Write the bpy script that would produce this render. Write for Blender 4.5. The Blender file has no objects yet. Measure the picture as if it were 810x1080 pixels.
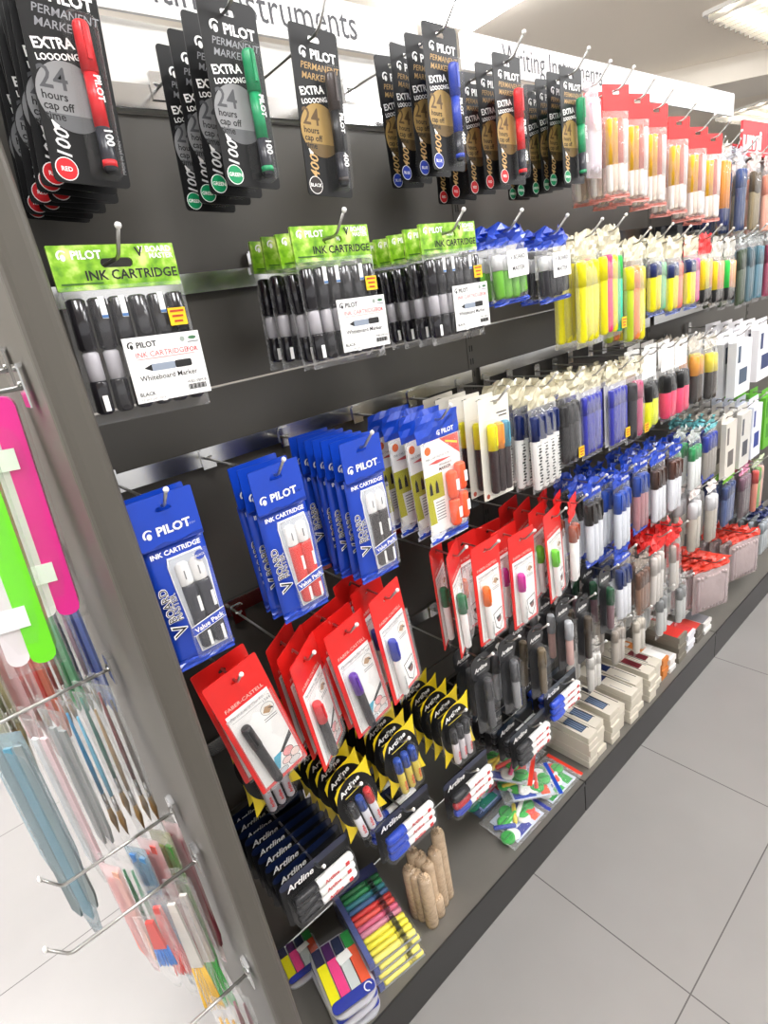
import bpy, math, random
from mathutils import Vector, Matrix, Euler
random.seed(7)
PI = math.pi
COL = bpy.context.scene.collection
# ------------------------------------------------------------------ camera
CAM = Vector((-0.14672, -0.92079, 1.42949)); F = 586.91
YAW, PITCH, ROLL = 0.65539, -0.35233, -0.16756
fw = Vector((math.cos(PITCH)*math.sin(YAW), math.cos(PITCH)*math.cos(YAW), math.sin(PITCH)))
rt0 = Vector((math.cos(YAW), -math.sin(YAW), 0)); up0 = rt0.cross(fw)
RT = math.cos(ROLL)*rt0 + math.sin(ROLL)*up0
UP = -math.sin(ROLL)*rt0 + math.cos(ROLL)*up0
def at(px, py, ax, v):
    d = RT*((px-405)/F) - UP*((py-540)/F) + fw
    return CAM + d*((v-CAM[ax])/d[ax])
cd = bpy.data.cameras.new('camera'); cam = bpy.data.objects.new('camera', cd); COL.objects.link(cam)
cd.sensor_fit = 'VERTICAL'; cd.sensor_height = 36; cd.lens = F/1080*36; cd.clip_start = 0.02
cam.matrix_world = Matrix(((RT.x, UP.x, -fw.x, CAM.x), (RT.y, UP.y, -fw.y, CAM.y), (RT.z, UP.z, -fw.z, CAM.z), (0, 0, 0, 1)))
bpy.context.scene.camera = cam
# ------------------------------------------------------------------ materials
def lin(h):
    h = h.lstrip('#'); o = []
    for i in (0, 2, 4):
        c = int(h[i:i+2], 16)/255
        o.append(c/12.92 if c <= .04045 else ((c+.055)/1.055)**2.4)
    return (*o, 1)
MC = {}
def mat(hexc, rough=.45, metal=0., spec=.5, coat=0., var=0., scale=30., bump=0., alpha=None, trans=0.):
    key = (hexc, rough, metal, spec, coat, var, scale, bump, trans)
    if key in MC: return MC[key]
    m = bpy.data.materials.new('m_'+hexc.strip('#')); m.use_nodes = True
    nt = m.node_tree; b = nt.nodes['Principled BSDF']
    b.inputs['Base Color'].default_value = lin(hexc); b.inputs['Roughness'].default_value = rough
    b.inputs['Metallic'].default_value = metal; b.inputs['Specular IOR Level'].default_value = spec
    b.inputs['Coat Weight'].default_value = coat; b.inputs['Coat Roughness'].default_value = .08
    b.inputs['Transmission Weight'].default_value = trans
    if var or bump:
        tc = nt.nodes.new('ShaderNodeTexCoord'); n = nt.nodes.new('ShaderNodeTexNoise')
        n.inputs['Scale'].default_value = scale; n.inputs['Detail'].default_value = 4
        nt.links.new(tc.outputs['Object'], n.inputs['Vector'])
        if var:
            mx = nt.nodes.new('ShaderNodeMix'); mx.data_type = 'RGBA'; mx.blend_type = 'MULTIPLY'
            mx.inputs[0].default_value = var; mx.inputs[6].default_value = lin(hexc)
            cr = nt.nodes.new('ShaderNodeValToRGB'); cr.color_ramp.elements[0].position = .3; cr.color_ramp.elements[1].position = .7
            cr.color_ramp.elements[0].color = (.35, .35, .35, 1); cr.color_ramp.elements[1].color = (1.3, 1.3, 1.3, 1)
            nt.links.new(n.outputs['Fac'], cr.inputs[0]); nt.links.new(cr.outputs[0], mx.inputs[7])
            nt.links.new(mx.outputs[2], b.inputs['Base Color'])
        if bump:
            bp = nt.nodes.new('ShaderNodeBump'); bp.inputs['Strength'].default_value = bump; bp.inputs['Distance'].default_value = .004
            nt.links.new(n.outputs['Fac'], bp.inputs['Height']); nt.links.new(bp.outputs[0], b.inputs['Normal'])
    MC[key] = m; return m
def film(name, tint='ffffff', haze=.10, gloss=.5, scale=45., bump=.6):
    m = bpy.data.materials.new(name); m.use_nodes = True; nt = m.node_tree
    nt.nodes.remove(nt.nodes['Principled BSDF']); out = nt.nodes['Material Output']
    tr = nt.nodes.new('ShaderNodeBsdfTransparent'); tr.inputs[0].default_value = (.99, .99, .99, 1)
    b = nt.nodes.new('ShaderNodeBsdfPrincipled'); b.inputs['Base Color'].default_value = lin(tint); b.inputs['Roughness'].default_value = .12
    b.inputs['Specular IOR Level'].default_value = .9
    tc = nt.nodes.new('ShaderNodeTexCoord'); n = nt.nodes.new('ShaderNodeTexNoise'); n.inputs['Scale'].default_value = scale
    bp = nt.nodes.new('ShaderNodeBump'); bp.inputs['Strength'].default_value = bump; bp.inputs['Distance'].default_value = .006
    nt.links.new(tc.outputs['Object'], n.inputs['Vector']); nt.links.new(n.outputs['Fac'], bp.inputs['Height'])
    nt.links.new(bp.outputs[0], b.inputs['Normal'])
    lw = nt.nodes.new('ShaderNodeLayerWeight'); lw.inputs['Blend'].default_value = .35; nt.links.new(bp.outputs[0], lw.inputs['Normal'])
    pw = nt.nodes.new('ShaderNodeMath'); pw.operation = 'POWER'; pw.inputs[1].default_value = 2.2; nt.links.new(lw.outputs['Facing'], pw.inputs[0])
    ma = nt.nodes.new('ShaderNodeMath'); ma.operation = 'MULTIPLY_ADD'; ma.inputs[1].default_value = gloss; ma.inputs[2].default_value = haze
    nt.links.new(pw.outputs[0], ma.inputs[0]); ma.use_clamp = True
    ms = nt.nodes.new('ShaderNodeMixShader'); nt.links.new(ma.outputs[0], ms.inputs[0])
    nt.links.new(tr.outputs[0], ms.inputs[1]); nt.links.new(b.outputs[0], ms.inputs[2]); nt.links.new(ms.outputs[0], out.inputs[0])
    return m
FILM = film('clear_film', haze=.03, gloss=.42); BLIS = film('clear_blister', haze=.012, gloss=.28, scale=12, bump=.15); MILK = film('milky_film', haze=.28, gloss=.5)
TINT = {}
def tfilm(h, haze=.35):
    if (h, haze) not in TINT: TINT[(h, haze)] = film('film_'+h, tint=h, haze=haze, gloss=.4)
    return TINT[(h, haze)]
WHITE = mat('f4f3f0', .5); PAPER = mat('ece9e2', .6); BLACK = mat('0d0d0e', .4, 0, .35); TXTB = mat('161616', .6); GREYT = mat('77787a', .6)
CHROME = mat('d8d8d8', .18, 1.); WIRE = mat('b4b2ae', .3, 1.); DARKWIRE = mat('5b5a58', .35, 1.)
STEEL = mat('4b4843', .42, 0, .4, var=.12, scale=5); DECK = mat('6a6761', .45, var=.12, scale=8); KICK = mat('2b2a29', .4, var=.1, scale=12)
RED = mat('e0201c', .35, coat=.3); BLUE = mat('0c3fb4', .35, coat=.4); NAVY = mat('16265e', .35); YEL = mat('e9cd1c', .4); YSTK = mat('f4c410', .55)
GOLD = mat('a5874f', .4, .3); GREYD = mat('8b8b8c', .4, .2); SILV = mat('b9babd', .25, .6)
ART_RED = mat('d5262a', .45)
def nodemat_foliage():
    m = bpy.data.materials.new('green_leaf_print'); m.use_nodes = True; nt = m.node_tree; b = nt.nodes['Principled BSDF']
    tc = nt.nodes.new('ShaderNodeTexCoord'); n = nt.nodes.new('ShaderNodeTexNoise'); n.inputs['Scale'].default_value = 55; n.inputs['Detail'].default_value = 3
    cr = nt.nodes.new('ShaderNodeValToRGB'); e = cr.color_ramp.elements
    e[0].position = .3; e[0].color = lin('3f7a12'); e[1].position = .72; e[1].color = lin('dcec8a'); x = e.new(.5); x.color = lin('86bb24')
    nt.links.new(tc.outputs['Object'], n.inputs['Vector']); nt.links.new(n.outputs['Fac'], cr.inputs[0]); nt.links.new(cr.outputs[0], b.inputs['Base Color'])
    b.inputs['Roughness'].default_value = .3; return m
LEAF = nodemat_foliage()
# ------------------------------------------------------------------ mesh builder
TCACHE = {}
def textgeo(s, bold, shear):
    k = (s, bold, shear)
    if k not in TCACHE:
        c = bpy.data.curves.new('t', 'FONT'); c.body = s; c.size = 1; c.resolution_u = 2; c.offset = bold; c.shear = shear; c.align_x = 'LEFT'
        o = bpy.data.objects.new('t', c); COL.objects.link(o)
        dg = bpy.context.evaluated_depsgraph_get(); me = o.evaluated_get(dg).to_mesh()
        TCACHE[k] = ([tuple(v.co) for v in me.vertices], [tuple(p.vertices) for p in me.polygons])
        o.evaluated_get(dg).to_mesh_clear(); bpy.data.objects.remove(o); bpy.data.curves.remove(c)
    return TCACHE[k]
def rr(x0, x1, z0, z1, r, n=3):
    r = min(r, (x1-x0)/2*.99, (z1-z0)/2*.99); pts = []
    for cx, cz, a0 in ((x1-r, z1-r, 0), (x0+r, z1-r, 90), (x0+r, z0+r, 180), (x1-r, z0+r, 270)):
        for i in range(n+1):
            a = math.radians(a0+90*i/n); pts.append((cx+r*math.cos(a), cz+r*math.sin(a)))
    return pts
def ell(cx, cz, a, b, n=24): return [(cx+a*math.cos(2*PI*i/n), cz+b*math.sin(2*PI*i/n)) for i in range(n)]
class MB:
    def __init__(s): s.v = []; s.f = []; s.mi = []; s.mats = []; s.sm = []
    def add(s, vs, fs, m, smooth=False):
        if m not in s.mats: s.mats.append(m)
        k = s.mats.index(m); b = len(s.v); s.v += [tuple(v) for v in vs]
        for f in fs: s.f.append(tuple(b+i for i in f)); s.mi.append(k); s.sm.append(smooth)
        return s
    def box(s, cx, cy, cz, sx, sy, sz, m, M=None):
        vs = [Vector((cx+dx*sx/2, cy+dy*sy/2, cz+dz*sz/2)) for dx in (-1, 1) for dy in (-1, 1) for dz in (-1, 1)]
        if M: vs = [M @ v for v in vs]
        return s.add(vs, [(0, 1, 3, 2), (4, 6, 7, 5), (0, 4, 5, 1), (2, 3, 7, 6), (0, 2, 6, 4), (1, 5, 7, 3)], m)
    def poly(s, pts, y0, y1, m):                       # prism in xz, front face at y0 (towards -y)
        n = len(pts); vs = [(x, y0, z) for x, z in pts]+[(x, y1, z) for x, z in pts]
        fs = [tuple(range(n)), tuple(range(2*n-1, n-1, -1))]+[((i+1) % n, i, n+i, n+(i+1) % n) for i in range(n)]
        return s.add(vs, fs, m)
    def flat(s, pts, y, m): return s.add([(x, y, z) for x, z in pts], [tuple(range(len(pts)))], m)
    def holed(s, x0, x1, z0, z1, r, hw, hh, y0, y1, m, hz=0, hx=0):
        o = rr(x0, x1, z0, z1, max(r, .0005)); i_ = rr(hx-hw/2, hx+hw/2, hz-hh/2, hz+hh/2, hh*.45); n = len(o)
        vs = [(x, y0, z) for x, z in o]+[(x, y0, z) for x, z in i_]+[(x, y1, z) for x, z in o]+[(x, y1, z) for x, z in i_]
        fs = []
        for a in range(n):
            b = (a+1) % n
            fs += [(a, b, n+b, n+a), (2*n+b, 2*n+a, 3*n+a, 3*n+b), (b, a, 2*n+a, 2*n+b), (n+a, n+b, 3*n+b, 3*n+a)]
        return s.add(vs, fs, m)
    def lathe(s, prof, org, d, m, seg=12, smooth=True):
        d = Vector(d).normalized(); a = Vector((1, 0, 0)) if abs(d.x) < .9 else Vector((0, 1, 0))
        u = d.cross(a).normalized(); w = d.cross(u); org = Vector(org); vs = []; fs = []
        for r, t in prof:
            for i in range(seg):
                an = 2*PI*i/seg; vs.append(org+d*t+(u*math.cos(an)+w*math.sin(an))*r)
        for k in range(len(prof)-1):
            for i in range(seg):
                j = (i+1) % seg; fs.append((k*seg+i, k*seg+j, (k+1)*seg+j, (k+1)*seg+i))
        fs.append(tuple(range(seg-1, -1, -1))); fs.append(tuple((len(prof)-1)*seg+i for i in range(seg)))
        return s.add(vs, fs, m, smooth)
    def tube(s, pts, r, m, seg=8):
        pts = [Vector(p) for p in pts]; vs = []; fs = []; ref = Vector((.31, .2, .93))
        for k, p in enumerate(pts):
            d = (pts[min(k+1, len(pts)-1)]-pts[max(k-1, 0)]).normalized()
            u = d.cross(ref).normalized(); w = d.cross(u)
            for i in range(seg):
                an = 2*PI*i/seg; vs.append(p+(u*math.cos(an)+w*math.sin(an))*r)
        for k in range(len(pts)-1):
            for i in range(seg):
                j = (i+1) % seg; fs.append((k*seg+i, k*seg+j, (k+1)*seg+j, (k+1)*seg+i))
        fs.append(tuple(range(seg-1, -1, -1))); fs.append(tuple((len(pts)-1)*seg+i for i in range(seg)))
        return s.add(vs, fs, m, True)
    def text(s, t, x, z, size, y, m, rot=0, bold=.0, shear=0., sx=1., align='L', M=None):
        vs, fs = textgeo(t, bold, shear)
        w = max(v[0] for v in vs); off = {'L': 0, 'C': -w/2, 'R': -w}[align]
        c, n = math.cos(math.radians(rot)), math.sin(math.radians(rot)); out = []
        for v in vs:
            a, b = (v[0]+off)*size*sx, v[1]*size
            q = Vector((x+c*a-n*b, y, z+n*a+c*b)); out.append(M @ q if M else q)
        return s.add(out, fs, m)
    def emblem(s, x, z, r, y, m):                      # small crescent-over-dot mark
        s.flat(ell(x+.1*r, z-.35*r, .45*r, .6*r, 12), y, m)
        pts = [(x+r*math.cos(math.radians(a)), z+r*math.sin(math.radians(a))) for a in range(40, 221, 20)]
        pts += [(x+.12*r+.72*r*math.cos(math.radians(a)), z-.02*r+.74*r*math.sin(math.radians(a))) for a in range(220, 39, -20)]
        return s.flat(pts, y, m)
    def pillow(s, w, z0, z1, d, m, yc=0., nx=6, nz=8, amp=.0, seed=1, taper=None, ycen=None):
        R = random.Random(seed); vs = []; fs = []
        for sd in (-1, 1):
            for j in range(nz+1):
                t = j/nz; z = z0+(z1-z0)*t
                wz = w*(taper(t) if taper else 1)
                for i in range(nx+1):
                    q = i/nx; e = (1-abs(2*q-1)**3)*(1-abs(2*t-1)**5)
                    y = yc+(ycen(q, t) if ycen else 0)+sd*(d/2*e+.0003)+(R.uniform(-amp, amp)*e)
                    vs.append(((q-.5)*wz, y, z))
        N = (nx+1)*(nz+1)
        for sd in (0, 1):
            for j in range(nz):
                for i in range(nx):
                    a = sd*N+j*(nx+1)+i; q = (a, a+1, a+nx+2, a+nx+1); fs.append(q if sd == 0 else q[::-1])
        ring = [j for j in range(nx+1)]+[j*(nx+1)+nx for j in range(1, nz+1)]+[nz*(nx+1)+i for i in range(nx-1, -1, -1)]+[j*(nx+1) for j in range(nz-1, 0, -1)]
        for k in range(len(ring)):
            a, b = ring[k], ring[(k+1) % len(ring)]; fs.append((b, a, N+a, N+b))
        return s.add(vs, fs, m, True)
    def crumple(s, w, z0, z1, m, amp=.005, seed=1, nx=8, nz=4, y=0., zig=.003, th=.0006):
        R = random.Random(seed); P = []
        for j in range(nz+1):
            for i in range(nx+1):
                edge = R.uniform(-zig, zig) if j == nz else 0
                P.append(((i/nx-.5)*w+R.uniform(-.001, .001), y+R.uniform(-amp, amp)*(1 if j else .2), z0+(z1-z0)*j/nz+edge))
        n = len(P); vs = P+[(a, b+th, c) for a, b, c in P]; fs = []
        for j in range(nz):
            for i in range(nx):
                a = j*(nx+1)+i; fs += [(a, a+1, a+nx+2, a+nx+1), (n+a, n+a+nx+1, n+a+nx+2, n+a+1)]
        ring = list(range(nx+1))+[j*(nx+1)+nx for j in range(1, nz+1)]+[nz*(nx+1)+i for i in range(nx-1, -1, -1)]+[j*(nx+1) for j in range(nz-1, 0, -1)]
        for k in range(len(ring)):
            a, b = ring[k], ring[(k+1) % len(ring)]; fs.append((b, a, n+a, n+b))
        return s.add(vs, fs, m)
    def build(s, name, parent=None, loc=None):
        me = bpy.data.meshes.new(name); me.from_pydata(s.v, [], s.f)
        for m in s.mats: me.materials.append(m)
        me.polygons.foreach_set('material_index', s.mi); me.polygons.foreach_set('use_smooth', s.sm); me.update()
        o = bpy.data.objects.new(name, me); COL.objects.link(o)
        if parent: o.parent = parent
        if loc: o.location = loc
        return o
def tag(o, label=None, cat=None, group=None, kind=None):
    if label: o['label'] = label
    if cat: o['category'] = cat
    if group: o['group'] = group
    if kind: o['kind'] = kind
    return o
def empty(name, loc=(0, 0, 0)):
    o = bpy.data.objects.new(name, None); COL.objects.link(o); o.location = loc; o.empty_display_size = .02; return o
def copy_tree(o, parent=None):
    kids = list(o.children); c = o.copy(); COL.objects.link(c)
    if parent: c.parent = parent
    for k in kids: copy_tree(k, c)
    return c
class Proto:
    def __init__(s, fn, *a, **k): s.fn = (fn, a, k); s.root = None; s.used = False
    def get(s):
        if s.root is None: s.root = s.fn[0](*s.fn[1], **s.fn[2]); return s.root
        return copy_tree(s.root)
ORD = ['frontmost', 'second from the front', 'third from the front', 'fourth from the front', 'fifth from the front', 'sixth from the front',
       'seventh from the front', 'eighth from the front', 'ninth from the front', 'tenth from the front', 'eleventh from the front', 'twelfth from the front']
# ------------------------------------------------------------------ hooks
HOOK = None
def make_hook():
    r = empty('display_hook')
    p = MB(); p.tube([(0, -.0125, 0), (0, -.12, 0), (0, -.245, 0), (0, -.253, .003), (0, -.275, .024)], .0021, WIRE); p.build('prong', r)
    t = MB(); t.lathe([(.0008, -.0035), (.0032, -.002), (.0036, 0), (.0030, .002), (.0008, .0034)], (0, -.277, .026), (0, -.72, .7), mat('e9e7e3', .35), 10); t.build('tip', r)
    b = MB(); b.box(0, -.0125, 0, .024, .003, .032, CHROME); b.box(0, -.0085, .0175, .018, .0105, .003, CHROME); b.tube([(-.006, -.0145, .004), (0, -.018, .002), (.006, -.0145, .004)], .0014, WIRE, 6); b.build('bracket', r)
    return r
HK = Proto(make_hook)
def hook(x, z, label, group='wire hooks on the shelving rails', L=1.):
    h = HK.get(); h.location = (x, 0, z); h.scale = (1, L, 1); tag(h, label, 'hook', group)
    return h
YF = -.235
def column(px, py, proto, n, dy, desc, cat, group, ho=.014, hk=None, roll=0, yaw=0, jit=1.0, y0=YF, scale=1., zoff=0., wd='on its hook'):
    """a hook and the packs hung on it; (px,py) is where the front pack's top edge shows"""
    P = at(px, py, 1, y0); z = P.z-ho*scale
    L = (abs(y0)+.012)/.25
    if hk: hook(P.x, z+.0035, hk, L=L)
    R = random.Random(int(px*13+py*7))
    for i in range(n):
        o = proto.get(); o.location = (P.x, y0+i*dy, z+zoff)
        o.rotation_euler = (math.radians(R.uniform(-.5, .5)*jit), math.radians(roll+(R.uniform(-3, 3)*jit if i else 0)), math.radians(yaw+(R.uniform(-1.6, 1.6)*jit if i else 0)))
        o.scale = (scale, scale, scale)
        lb = desc if n == 1 else f"{desc}, {ORD[i]}"
        if n > 1 and wd and len((lb+' '+wd).split()) <= 16: lb += ' '+wd
        tag(o, lb, cat, group)
    return P
# ------------------------------------------------------------------ products
def marker_v(parent, x, y, ztop, zbot, r, capm, barm, capf=.35, endm=None, name='marker', seg=12, capchild=True, tilt=0, label=None, lower=None, lowf=.5):
    """an upright marker: barrel mesh and a cap child"""
    M = Matrix.Translation((x, y, ztop)) @ Matrix.Rotation(math.radians(tilt), 4, 'Y')
    Lz = ztop-zbot; zc = -Lz*capf; d = (M.to_3x3() @ Vector((0, 0, -1)))
    b = MB(); z2 = -Lz
    if lower:
        zm = zc+(z2-zc)*lowf
        b.lathe([(r*.86, -zc), (r*.88, -zm)], M.translation, d, barm, seg); b.lathe([(r*.88, -zm), (r*.85, -z2-r*.3), (r*.6, -z2)], M.translation, d, lower, seg)
    else:
        b.lathe([(r*.8, -zc-.004), (r*.86, -zc), (r*.9, -zc+.002), (r*.88, -z2-r*.4), (r*.6, -z2)], M.translation, d, barm, seg)
    if endm: b.lathe([(r*.9, -z2-r*1.2), (r*.9, -z2-r*.5)], M.translation, d, endm, seg)
    c = MB()
    if not capchild: c = b
    c.lathe([(r*.55, 0), (r*.8, r*.12), (r*.94, r*.5), (r, -zc)], M.translation, d, capm, seg)
    if capchild:
        c.add([M @ Vector(q) for q in ((-.0018, -r-.002, -.003), (.0018, -r-.002, -.003), (.0018, -r-.002, zc*.8), (-.0018, -r-.002, zc*.8), (-.0018, -r*.6, -.003), (.0018, -r*.6, -.003), (.0018, -r*.8, zc*.8), (-.0018, -r*.8, zc*.8))],
              [(0, 3, 2, 1), (0, 1, 5, 4), (2, 3, 7, 6), (1, 2, 6, 5), (3, 0, 4, 7)], capm)
    o = b.build(name, parent)
    if capchild: c.build('cap', o)
    return o
def halfbox(mb, x0, x1, z0, z1, y0, d, m, r=.006):        # vacuum-formed blister shell
    o = rr(x0, x1, z0, z1, r); i_ = rr(x0+d*.18, x1-d*.18, z0+d*.18, z1-d*.18, r); n = len(o)
    vs = [(x, y0, z) for x, z in o]+[(x, y0-d*.8, z) for x, z in rr(x0+d*.06, x1-d*.06, z0+d*.06, z1-d*.06, r)]+[(x, y0-d, z) for x, z in i_]; fs = []
    for k in (0, 1):
        for a in range(n):
            b = (a+1) % n; fs.append((k*n+a, k*n+b, (k+1)*n+b, (k+1)*n+a))
    fs.append(tuple(2*n+a for a in range(n))); mb.add(vs, fs, m, False)
def pilot_card(num, word, colr, gold, bodym=None, capm=None):
    r = empty('marker_card'); T = -.0012; y = T-.0004
    acc = GOLD if gold else GREYD; cm = mat(colr, .35); bodym = mat(bodym, .35) if bodym else None; capm = mat(capm, .35) if capm else None
    c = MB(); c.holed(-.037, .037, -.178, .013, .005, .018, .007, T, 0, BLACK)
    c.emblem(-.019, -.016, .0065, y, WHITE); c.text('PILOT', -.009, -.0215, .0145, y, WHITE, bold=.035, sx=1.05)
    dm = mat('b08d56' if gold else '85868a', .5)
    c.text('PERMANENT', -.026, -.0335, .0105, y, dm, bold=.01, shear=.2); c.text('MARKER', -.026, -.0445, .0105, y, dm, bold=.01, shear=.2)
    c.text('EXTRA', -.031, -.064, .0125, y, WHITE, rot=10, bold=.03); c.text('LOOOONG...', -.030, -.0735, .0078, y, WHITE, rot=10, bold=.03)
    c.flat(ell(-.0055, -.101, .031, .031, 36), y, acc)
    c.flat(ell(-.0055, -.101, .031, .031, 36)[21:34], y-.0001, mat('6b5530' if gold else '5f6062', .5))
    c.text('24', -.033, -.0955, .0275, y-.0003, mat('5a4320' if gold else '4c4d50', .4), bold=.01)
    for k, w in enumerate(('hours', 'cap off', 'time')): c.text(w, -.0325, -.105-.0088*k, .0102, y-.0003, TXTB, bold=.015)
    c.text(num, -.0165, -.158, .0185, y, mat('c9a36a', .5) if gold else mat('d0d0d0', .5), rot=87, bold=.015, shear=.2)
    c.flat([(-.0285, -.123), (-.0205, -.1225), (-.0225, -.131), (-.0265, -.131)], y, WHITE)
    c.flat(ell(-.0235, -.1655, .0107, .0107, 20), y, WHITE); c.flat(ell(-.0235, -.1655, .0098, .0098, 20), y-.0002, cm)
    c.text(word, -.0235, -.1675, .0058, y-.0004, WHITE, align='C', bold=.02)
    c.text('MADE IN JAPAN', .0345, -.165, .0045, y, GREYT, rot=90)
    c.build('card', r)
    m = marker_v(r, .0135, -.0105, -.036, -.166, .0082, capm or cm, bodym or cm, .33, cm, tilt=-1.5, lower=mat('2a2b33', .3), lowf=.55)
    lt = MB(); lt.text('PILOT', .0145, -.083, .0085, -.0191, WHITE, rot=-88, bold=.03); lt.text(num, .0145, -.1285, .011, -.0189, WHITE, rot=-88, bold=.02); lt.build('lettering', m)
    bl = MB(); halfbox(bl, -.001, .029, -.172, -.03, T, .0205, BLIS); bl.build('blister', r)
    return r
def ink_pack():
    r = empty('ink_cartridge_pack'); y = -.0175
    h = MB(); h.holed(-.066, .066, -.026, .018, .001, .034, .0095, -.002, .002, LEAF)
    h.emblem(-.053, .008, .0055, -.0024, WHITE); h.text('PILOT', -.045, .0045, .0115, -.0024, WHITE, bold=.03)
    h.text('V BOARD', .026, .0095, .0085, -.0024, WHITE, bold=.03); h.text('MASTER', .036, .003, .0075, -.0024, WHITE, bold=.02); h.text('V', .022, .0055, .013, -.0025, TXTB, bold=.03)
    h.text('INK CARTRIDGE', .064, -.0165, .0135, -.0024, TXTB, bold=.02, align='R'); h.box(.03, -.0012, -.0185, .068, .001, .0006, TXTB)
    h.box(-.04, -.0022, -.0195, .042, .0006, .0014, mat('35601a', .5))
    h.build('header', r)
    dk = mat('17151b', .2, coat=.4); neck = mat('b9b6bb', .25, trans=.2); R = random.Random(4)
    for i in range(6):
        x = -.053+i*.0212
        c = MB(); c.lathe([(.007, 0), (.0098, .002), (.0098, .05), (.006, .054)], (x, -.002, -.034), (.02*R.uniform(-1, 1), 0, -1), dk, 12)
        c.lathe([(.0062, 0), (.0086, .002), (.0086, .03), (.005, .033)], (x, -.002, -.088), (0, 0, -1), neck, 12)
        c.lathe([(.0085, 0), (.0095, .002), (.0095, .033), (.006, .036)], (x, -.002, -.119), (.03*R.uniform(-1, 1), 0, -1), dk, 12)
        if i in (1, 2, 4): c.box(x+.002, -.0122, -.045, .0062, .0008, .022, WHITE); c.box(x+.002, -.0124, -.054, .0062, .0009, .003, mat('3a6ea8', .5))
        if i in (0, 3): c.box(x, -.0122, -.143, .0055, .0008, .017, WHITE)
        c.build('cartridge', r)
    lb = MB(); lb.poly([(-.022, -.079), (.066, -.079), (.066, -.15), (-.022, -.15)], y, y+.0008, WHITE)
    yy = y-.0003; lb.emblem(-.014, -.0875, .0042, yy, TXTB); lb.text('PILOT', -.0085, -.0905, .0085, yy, TXTB, bold=.03)
    lb.text('INK CARTRIDGE', -.012, -.101, .0082, yy, mat('c3262c', .5)); lb.text('FOR', .0475, -.101, .007, yy, mat('c3262c', .5), bold=.02); lb.box(.0225, yy, -.103, .068, .0004, .0004, mat('c3262c', .5))
    lb.flat([(-.006, -.113), (.003, -.1095), (.003, -.117)], yy, TXTB); lb.poly(rr(.003, .03, -.117, -.1093, .001), yy, yy+.0003, mat('8d97a6', .5)); lb.poly(rr(.03, .05, -.117, -.1088, .002), yy, yy+.0003, TXTB)
    lb.text('Whiteboard Marker', .0205, -.1265, .0082, yy, TXTB, align='C', bold=.01)
    lb.text('BLACK', -.018, -.143, .0058, yy, TXTB, bold=.02); lb.text('12 pcs per pack', -.018, -.148, .0045, yy, GREYT)
    for k in range(14): lb.box(.04+k*.0016, yy, -.141, .0005+.0004*(k % 3), .0004, .006, TXTB)
    lb.text('WBS-VBM-B', .039, -.1365, .0046, yy, TXTB); lb.flat(ell(.045, -.0865, .003, .003, 12), yy, mat('9aa39a', .5)); lb.flat(ell(.057, -.086, .005, .002, 12), yy, mat('3f6f4a', .5))
    lb.box(.057, yy, -.0905, .013, .0004, .0012, GREYT)
    lb.build('label_card', r)
    st = MB(); st.poly([(.037, -.052), (.057, -.052), (.057, -.071), (.037, -.071)], -.0165, -.0157, YSTK)
    for k in range(3): st.box(.047, -.0168, -.0555-.0055*k, .016-.003*k, .0004, .0022, mat('b53a1a', .5))
    st.build('price_sticker', r)
    b = MB(); b.pillow(.134, -.166, -.022, .03, FILM, yc=-.002, amp=.0015, seed=5); b.build('bag', r)
    return r
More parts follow.
